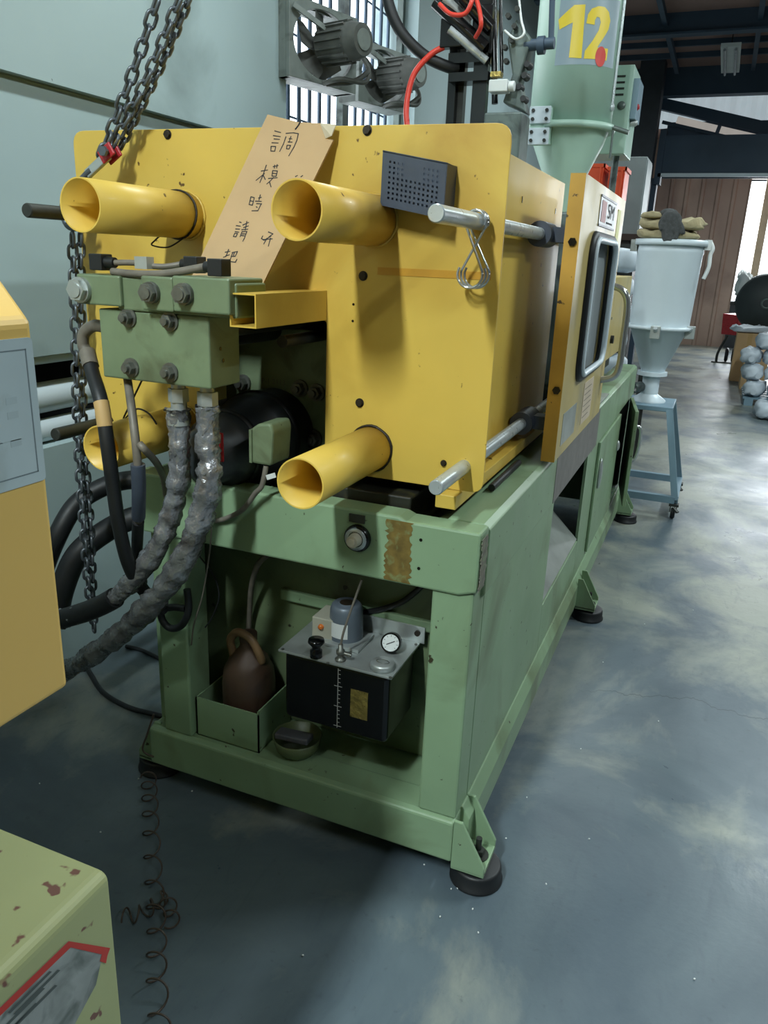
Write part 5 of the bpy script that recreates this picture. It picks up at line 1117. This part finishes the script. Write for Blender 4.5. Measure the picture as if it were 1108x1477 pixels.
# stand: top plate, four splayed legs, base frame, casters
fx1, fy0 = at(972, 730, 'Y', 3.58).x, 3.575; fx0, fy1 = 2 * mx - fx1, 4.14; sx1, sy0 = mx + 0.15, MY - 0.18; sx0, sy1 = mx - 0.15, MY + 0.18
stn = MB().box((sx0 - 0.02, sy0 - 0.02, zp - 0.03), (sx1 + 0.02, sy1 + 0.02, zp)).build('stand_top', STAND, mh, bevel=0.003)
FZ = 0.125
for (a, c_, d, e) in ((fx0, fy0, sx0, sy0), (fx1, fy0, sx1, sy0), (fx0, fy1, sx0, sy1), (fx1, fy1, sx1, sy1)):
    MB().bar((a, c_, FZ), (d, e, zp - 0.015), 0.04, 0.04, up=(0, 1, 0)).build('stand_leg', STAND, mh)
    w_ = MB().lathe([(0, -0.014), (0.03, -0.014), (0.036, -0.008), (0.036, 0.008), (0.03, 0.014), (0, 0.014)], (a, c_, 0.037), 24, 'X').build('caster_wheel', BLK, mh)
    MB().box((a - 0.022, c_ - 0.018, 0.045), (a - 0.016, c_ + 0.018, 0.09)).box((a + 0.016, c_ - 0.018, 0.045), (a + 0.022, c_ + 0.018, 0.09)).box((a - 0.03, c_ - 0.025, 0.085), (a + 0.03, c_ + 0.025, 0.10)).bar((a, c_ - 0.03, 0.08), (a + 0.03, c_ - 0.055, 0.06), 0.02, 0.012).build('caster_fork', DRK, w_)
for (p_, q_) in (((fx0, fy0), (fx1, fy0)), ((fx0, fy1), (fx1, fy1)), ((fx0, fy0), (fx0, fy1)), ((fx1, fy0), (fx1, fy1))):
    MB().bar((*p_, FZ), (*q_, FZ), 0.04, 0.045).build('base_rail', STAND, mh)

# ---- folded sacks and a glove on the lid
LZ = zt1 + 0.025
def fold(c, sx, sy, sz, rz, label, name='folded_sack', mat=CLOTH, group='folded cloths on the white hopper lid'):
    c = Vector(c); rot = Matrix.Rotation(rz, 3, 'Z'); b = MB(); nx_, m_ = 26, 14; b.ellipsoid((0, 0, 0), (sx, sy, sz), nx_, m_, 0.45)
    ph = random.uniform(0, 6)
    b.v = [c + rot @ (v + Vector((0, 0, sz * ((0.42 * math.sin(v.x * 34 + ph) * math.cos(v.y * 22 + ph) + 0.2 * math.sin(v.x * 80 - v.y * 60 + 2 * ph)) * (1 if v.z > 0 else 0.0)))) + Vector((0.016 * math.sin(v.z * 90 + ph + v.y * 18), 0.012 * math.sin(v.x * 28 + ph), 0))) for v in b.v]
    lo = min(v.z for v in b.v); b.v = [v + Z * (c.z - sz - lo) for v in b.v]
    return tag(b.build(name, mat, origin=c), label, 'cloth', group)
fold((mx - 0.02, MY - 0.08, LZ + 0.026), 0.175, 0.11, 0.025, 0.05, 'lowest folded beige cloth lying on the white hopper lid')
fold((mx + 0.0, MY - 0.08, LZ + 0.085), 0.185, 0.11, 0.032, -0.08, 'thick middle beige cloth in the pile on the white hopper lid')
fold((mx - 0.10, MY - 0.06, LZ + 0.136), 0.085, 0.09, 0.018, 0.1, 'small top beige cloth of the pile on the white hopper lid')
g0 = at(972, 322, 'Y', MY - 0.17); b = MB()
b.ellipsoid(at(968, 318, 'Y', MY - 0.17), (0.065, 0.035, 0.055), 18, 12)
b.ellipsoid(at(965, 308, 'Y', MY - 0.10), (0.055, 0.07, 0.03), 18, 12)
for lst, r in (([(961, 322), (958, 336), (960, 349)], 0.017), ([(968, 324), (966, 338), (967, 350)], 0.017), ([(974, 322), (976, 336), (974, 346)], 0.016), ([(979, 318), (984, 328), (986, 338)], 0.014), ([(958, 314), (953, 322), (955, 332)], 0.015)):
    b.tube(smooth([at(x_, y_, 'Y', MY - 0.19 - 0.01 * (i)) for i, (x_, y_) in enumerate(lst)], 5), r, 10)
gl = b.build('work_glove', GLOVE, origin=g0, remesh=0.007); tag(gl, 'dark grey knitted glove drooping over the cloth pile with fingers down', 'glove')

# ================================================================ STORE BEHIND THE MACHINE
# grey cabinet with orange crates beside it
gy0 = 5.6; ca, cb_ = at(896, 290, 'Y', gy0), at(926, 290, 'Y', gy0); ctop = at(920, 226, 'Y', gy0).z; cbot = at(920, 338, 'Y', gy0).z
gc_ = thing('grey_cabinet', 'grey steel cabinet standing behind the orange crates', 'cabinet', ((ca.x + cb_.x) / 2, gy0 + 0.25, 0))
MB().box((ca.x - 0.5, gy0, cbot), (cb_.x, gy0 + 0.45, ctop)).build('carcass', GREYC, gc_, bevel=0.004)
MB().box((cb_.x, gy0 + 0.02, cbot + 0.02), (cb_.x + 0.006, gy0 + 0.43, ctop - 0.02)).build('door', GREYC, gc_, bevel=0.002)
MB().box((ca.x - 0.55, gy0 - 0.05, cbot - 0.05), (cb_.x + 0.06, gy0 + 0.5, cbot)).build('shelf_board', M('dark_brown_board', (66, 52, 46), 0.7), gc_)
MB().box((ca.x - 0.5, gy0, 0), (cb_.x, gy0 + 0.45, cbot - 0.05)).build('plinth', DRK, gc_)
cy = 4.75; base_z = at(880, 300, 'Y', cy).z - 0.25
pd = thing('stock_rack', 'dark steel rack carrying the orange crates behind the machine', 'rack', (-0.45, cy + 0.15, 0))
MB().box((-0.85, cy - 0.05, base_z - 0.03), (-0.03, cy + 0.38, base_z)).build('shelf', DRK, pd)
for (x_, y_) in ((-0.83, cy - 0.03), (-0.05, cy - 0.03), (-0.83, cy + 0.36), (-0.05, cy + 0.36)): MB().box((x_ - 0.02, y_ - 0.02, 0), (x_ + 0.02, y_ + 0.02, base_z - 0.03)).build('post', DRK, pd)
def crate(x0, x1, y0, y1, z0, z1, label):
    t = thing('orange_crate', label, 'crate', ((x0 + x1) / 2, (y0 + y1) / 2, z0), 'orange crates on the rack'); d = 0.008
    MB().box((x0, y0, z0), (x1, y1, z0 + d)).box((x0, y0, z0 + d), (x0 + d, y1, z1)).box((x1 - d, y0, z0 + d), (x1, y1, z1)).box((x0 + d, y0, z0 + d), (x1 - d, y0 + d, z1)).box((x0 + d, y1 - d, z0 + d), (x1 - d, y1, z1)).build('bin', ORG, t)
    MB().box((x0 - 0.012, y0 - 0.012, z1 - 0.025), (x1 + 0.012, y0, z1)).box((x1, y0 - 0.012, z1 - 0.025), (x1 + 0.012, y1 + 0.012, z1)).box((x0 - 0.012, y0, z1 - 0.025), (x0, y1 + 0.012, z1)).build('rim', ORG, t)
    n = max(2, int((x1 - x0) / 0.07))
    for k in range(n): xx = x0 + 0.02 + (x1 - x0 - 0.04) * k / (n - 1); MB().box((xx - 0.006, y0 - 0.012, z0), (xx + 0.006, y0, z1 - 0.025)).build('rib', ORG, t)
ctz = at(870, 236, 'Y', cy).z
xs = [at(842, 250, 'Y', cy).x, at(874, 250, 'Y', cy).x, at(904, 250, 'Y', cy).x]
crate(xs[0], xs[1] - 0.02, cy, cy + 0.3, base_z, ctz, 'orange plastic crate directly behind the green hopper cone')
crate(xs[1] + 0.02, xs[2] - 0.015, cy + 0.02, cy + 0.3, base_z, ctz - 0.02, 'orange plastic crate next to the grey cabinet')
def sack(c, sx, sy, sz, rz, label, mat=BAG, group=None, spot=False, tilt=0.0, pw=0.5):
    c = Vector(c); rot = Matrix.Rotation(rz, 3, 'Z') @ Matrix.Rotation(tilt, 3, 'Y'); ph = random.uniform(0, 6); b = MB().ellipsoid((0, 0, 0), (sx, sy, sz), 22, 12, pw)
    b.v = [c + rot @ (v + Vector((0, 0, 0.10 * sz * math.sin(v.x * 22 / max(sx, .1) * .3 + ph) * math.cos(v.y * 14 + ph))) + (Vector((math.sin(v.y * 31 + v.z * 47 + ph), math.sin(v.z * 38 + ph * 2), math.sin(v.x * 43 + v.y * 29))) * 0.012 if spot else Vector())) for v in b.v]
    t = thing('sack', label, 'sack', c - Z * sz, group); b.build('bag', mat, t)
    if spot:
        k_ = c + rot @ Vector((0.3 * sx, -sy * 0.93, -0.25 * sz)); d_ = rot @ Vector((0.1, -1, -0.1))
        MB().cyl(k_, k_ + d_ * 0.05, 0.022, 0.034, n=10).build('tied_neck', mat, t)
    return t
# white sacks stacked behind the machine
for k in range(9):
    sack((-0.46 + 0.015 * (-1) ** k, 4.48, 0.096 + k * 0.187), 0.30, 0.22, 0.0855, 0.03 * (-1) ** k, ('lowest', 'second', 'third', 'fourth', 'fifth', 'sixth', 'seventh', 'eighth', 'topmost')[k] + ' white sack up from the floor in the tall stack behind the machine', group='white sacks stacked behind the machine')

# ================================================================ RIGHT SIDE OF THE AISLE
def G(px, py): return at(px, py, 'Z', 0)
# white bundles with dark ends
k = 0
for (x_, y_, z_) in ((0.98, 8.95, 0.2), (1.24, 8.95, 0.2), (0.92, 8.98, 0.39), (1.18, 8.98, 0.39), (0.88, 9.0, 0.58), (1.13, 9.0, 0.58), (1.02, 9.0, 0.76), (1.08, 7.95, 0.098), (1.36, 7.95, 0.098), (1.22, 7.97, 0.285)):
    c = Vector((x_, y_, z_)); low = y_ < 8.5
    sack(c, 0.118, 0.20, 0.094, random.uniform(-0.25, 0.2), 'crumpled white plastic bundle lying with others on the bare floor' if low else 'crumpled white plastic bundle piled with others on the grey pallet', group='white bundles on the floor' if low else 'white bundles on the pallet', spot=True, pw=0.72)
pb = thing('pallet', 'low grey pallet under the heap of white bundles', 'pallet', (1.25, 9.1, 0))
for k in range(5): MB().box((0.86, 8.75 + k * 0.2, 0.08), (1.9, 8.88 + k * 0.2, 0.10)).build('deck_board', STAND, pb)
for k in range(3): MB().box((0.88 + k * 0.45, 8.75, 0), (0.98 + k * 0.45, 9.68, 0.08)).build('runner', STAND, pb)
# cartons
def carton(p0, p1, yy, dep, z0, label):
    a, c_ = at(*p0, 'Y', yy), at(*p1, 'Y', yy); t = thing('carton', label, 'carton', ((a.x + c_.x) / 2, yy + dep / 2, z0), 'brown cartons by the aisle')
    MB().box((a.x, yy, z0), (c_.x, yy + dep, a.z)).build('box', CARD, t, bevel=0.004)
    m = (a.x + c_.x) / 2; MB().box((m - 0.03, yy - 0.001, z0 + 0.02), (m + 0.03, yy, a.z)).box((m - 0.03, yy, a.z), (m + 0.03, yy + dep, a.z + 0.001)).build('tape', TAN, t)
carton((1064, 480), (1092, 540), 11.0, 0.5, 0.0, 'tall brown carton beside the red barrow and the black drum')
carton((1076, 506), (1104, 545), 10.2, 0.45, 0.0, 'lower brown carton in front of the tall one behind the white bundles')
# red barrow with bent legs and wheels
rb = thing('red_barrow', 'small red hopper barrow on bent pipe legs and wheels near the doorway', 'barrow', G(1040, 523))
RYY = 13.4; P4 = [at(1043, 452, 'Y', RYY), at(1066, 455, 'Y', RYY), at(1062, 484, 'Y', RYY), at(1040, 482, 'Y', RYY)]
D2 = Vector((0.25, 0.45, 0)); MB().add(P4 + [p + D2 for p in P4], [(0, 1, 2, 3), (7, 6, 5, 4), (0, 4, 5, 1), (1, 5, 6, 2), (2, 6, 7, 3), (3, 7, 4, 0)]).build('tub', RED, rb, bevel=0.01)
l0 = at(1033, 522, 'Y', RYY); MB().tube(smooth([at(1050, 484, 'Y', RYY), at(1036, 508, 'Y', RYY), l0, (l0.x, RYY, 0.02)], 6), 0.022, 8).tube(smooth([at(1062, 484, 'Y', RYY), at(1064, 505, 'Y', RYY), (at(1064, 520, 'Y', RYY).x, RYY, 0.02)], 6), 0.02, 8).box((l0.x - 0.08, RYY - 0.03, 0), (l0.x + 0.5, RYY + 0.03, 0.02)).build('leg_frame', DRK, rb)
for x_ in (1048, 1058): q = at(x_, 512, 'Y', RYY + 0.3); MB().lathe([(0, -0.03), (0.10, -0.03), (0.12, -0.015), (0.12, 0.015), (0.10, 0.03), (0, 0.03)], (q.x, RYY + 0.3, 0.122), 24, 'X').build('wheel', BLK, rb)
# black drum blower with a hub ring
DYY = 11.7; dc = at(1106, 438, 'Y', DYY); r_d = at(1106, 394, 'Y', DYY).z - dc.z
db = thing('drum_blower', 'big black drum blower lying on its side above the cartons', 'blower', (dc.x, DYY + 0.3, 0))
MB().lathe([(0, 0), (r_d * 0.93, 0), (r_d, 0.04), (r_d, 0.5), (r_d * 0.93, 0.54), (0, 0.54)], dc, 48, 'Y').build('drum', M('dull_black_drum', (46, 54, 54), 0.5, var=0.15), db)
MB().lathe([(r_d * 0.12, -0.01), (r_d * 0.2, -0.02), (r_d * 0.2, 0.0)], dc, 32, 'Y').build('hub_ring', CAST, db)
MB().box((dc.x - 0.2, DYY + 0.05, 0), (dc.x - 0.14, DYY + 0.5, dc.z)).box((dc.x + 0.42, DYY + 0.05, 0), (dc.x + 0.5, DYY + 0.5, dc.z)).box((dc.x - 0.5, DYY + 0.05, dc.z - 0.05), (dc.x + 0.5, DYY + 0.5, dc.z)).build('stand', DRK, db)
q = at(1070, 412, 'Y', DYY + 0.2)
fold((q.x + 0.03, DYY + 0.25, q.z), 0.10, 0.2, 0.16, 0.1, 'white plastic wrap bunched against the black drum', 'plastic_wrap', WHT, None)
q = at(1085, 474, 'Y', 11.3); 
fold((q.x, 11.25, at(1085, 480, 'Y', 11.25).z + 0.05), 0.28, 0.2, 0.045, 0.2, 'crumpled pale plastic sheet on top of the tall carton', 'plastic_sheet', BAG, None)
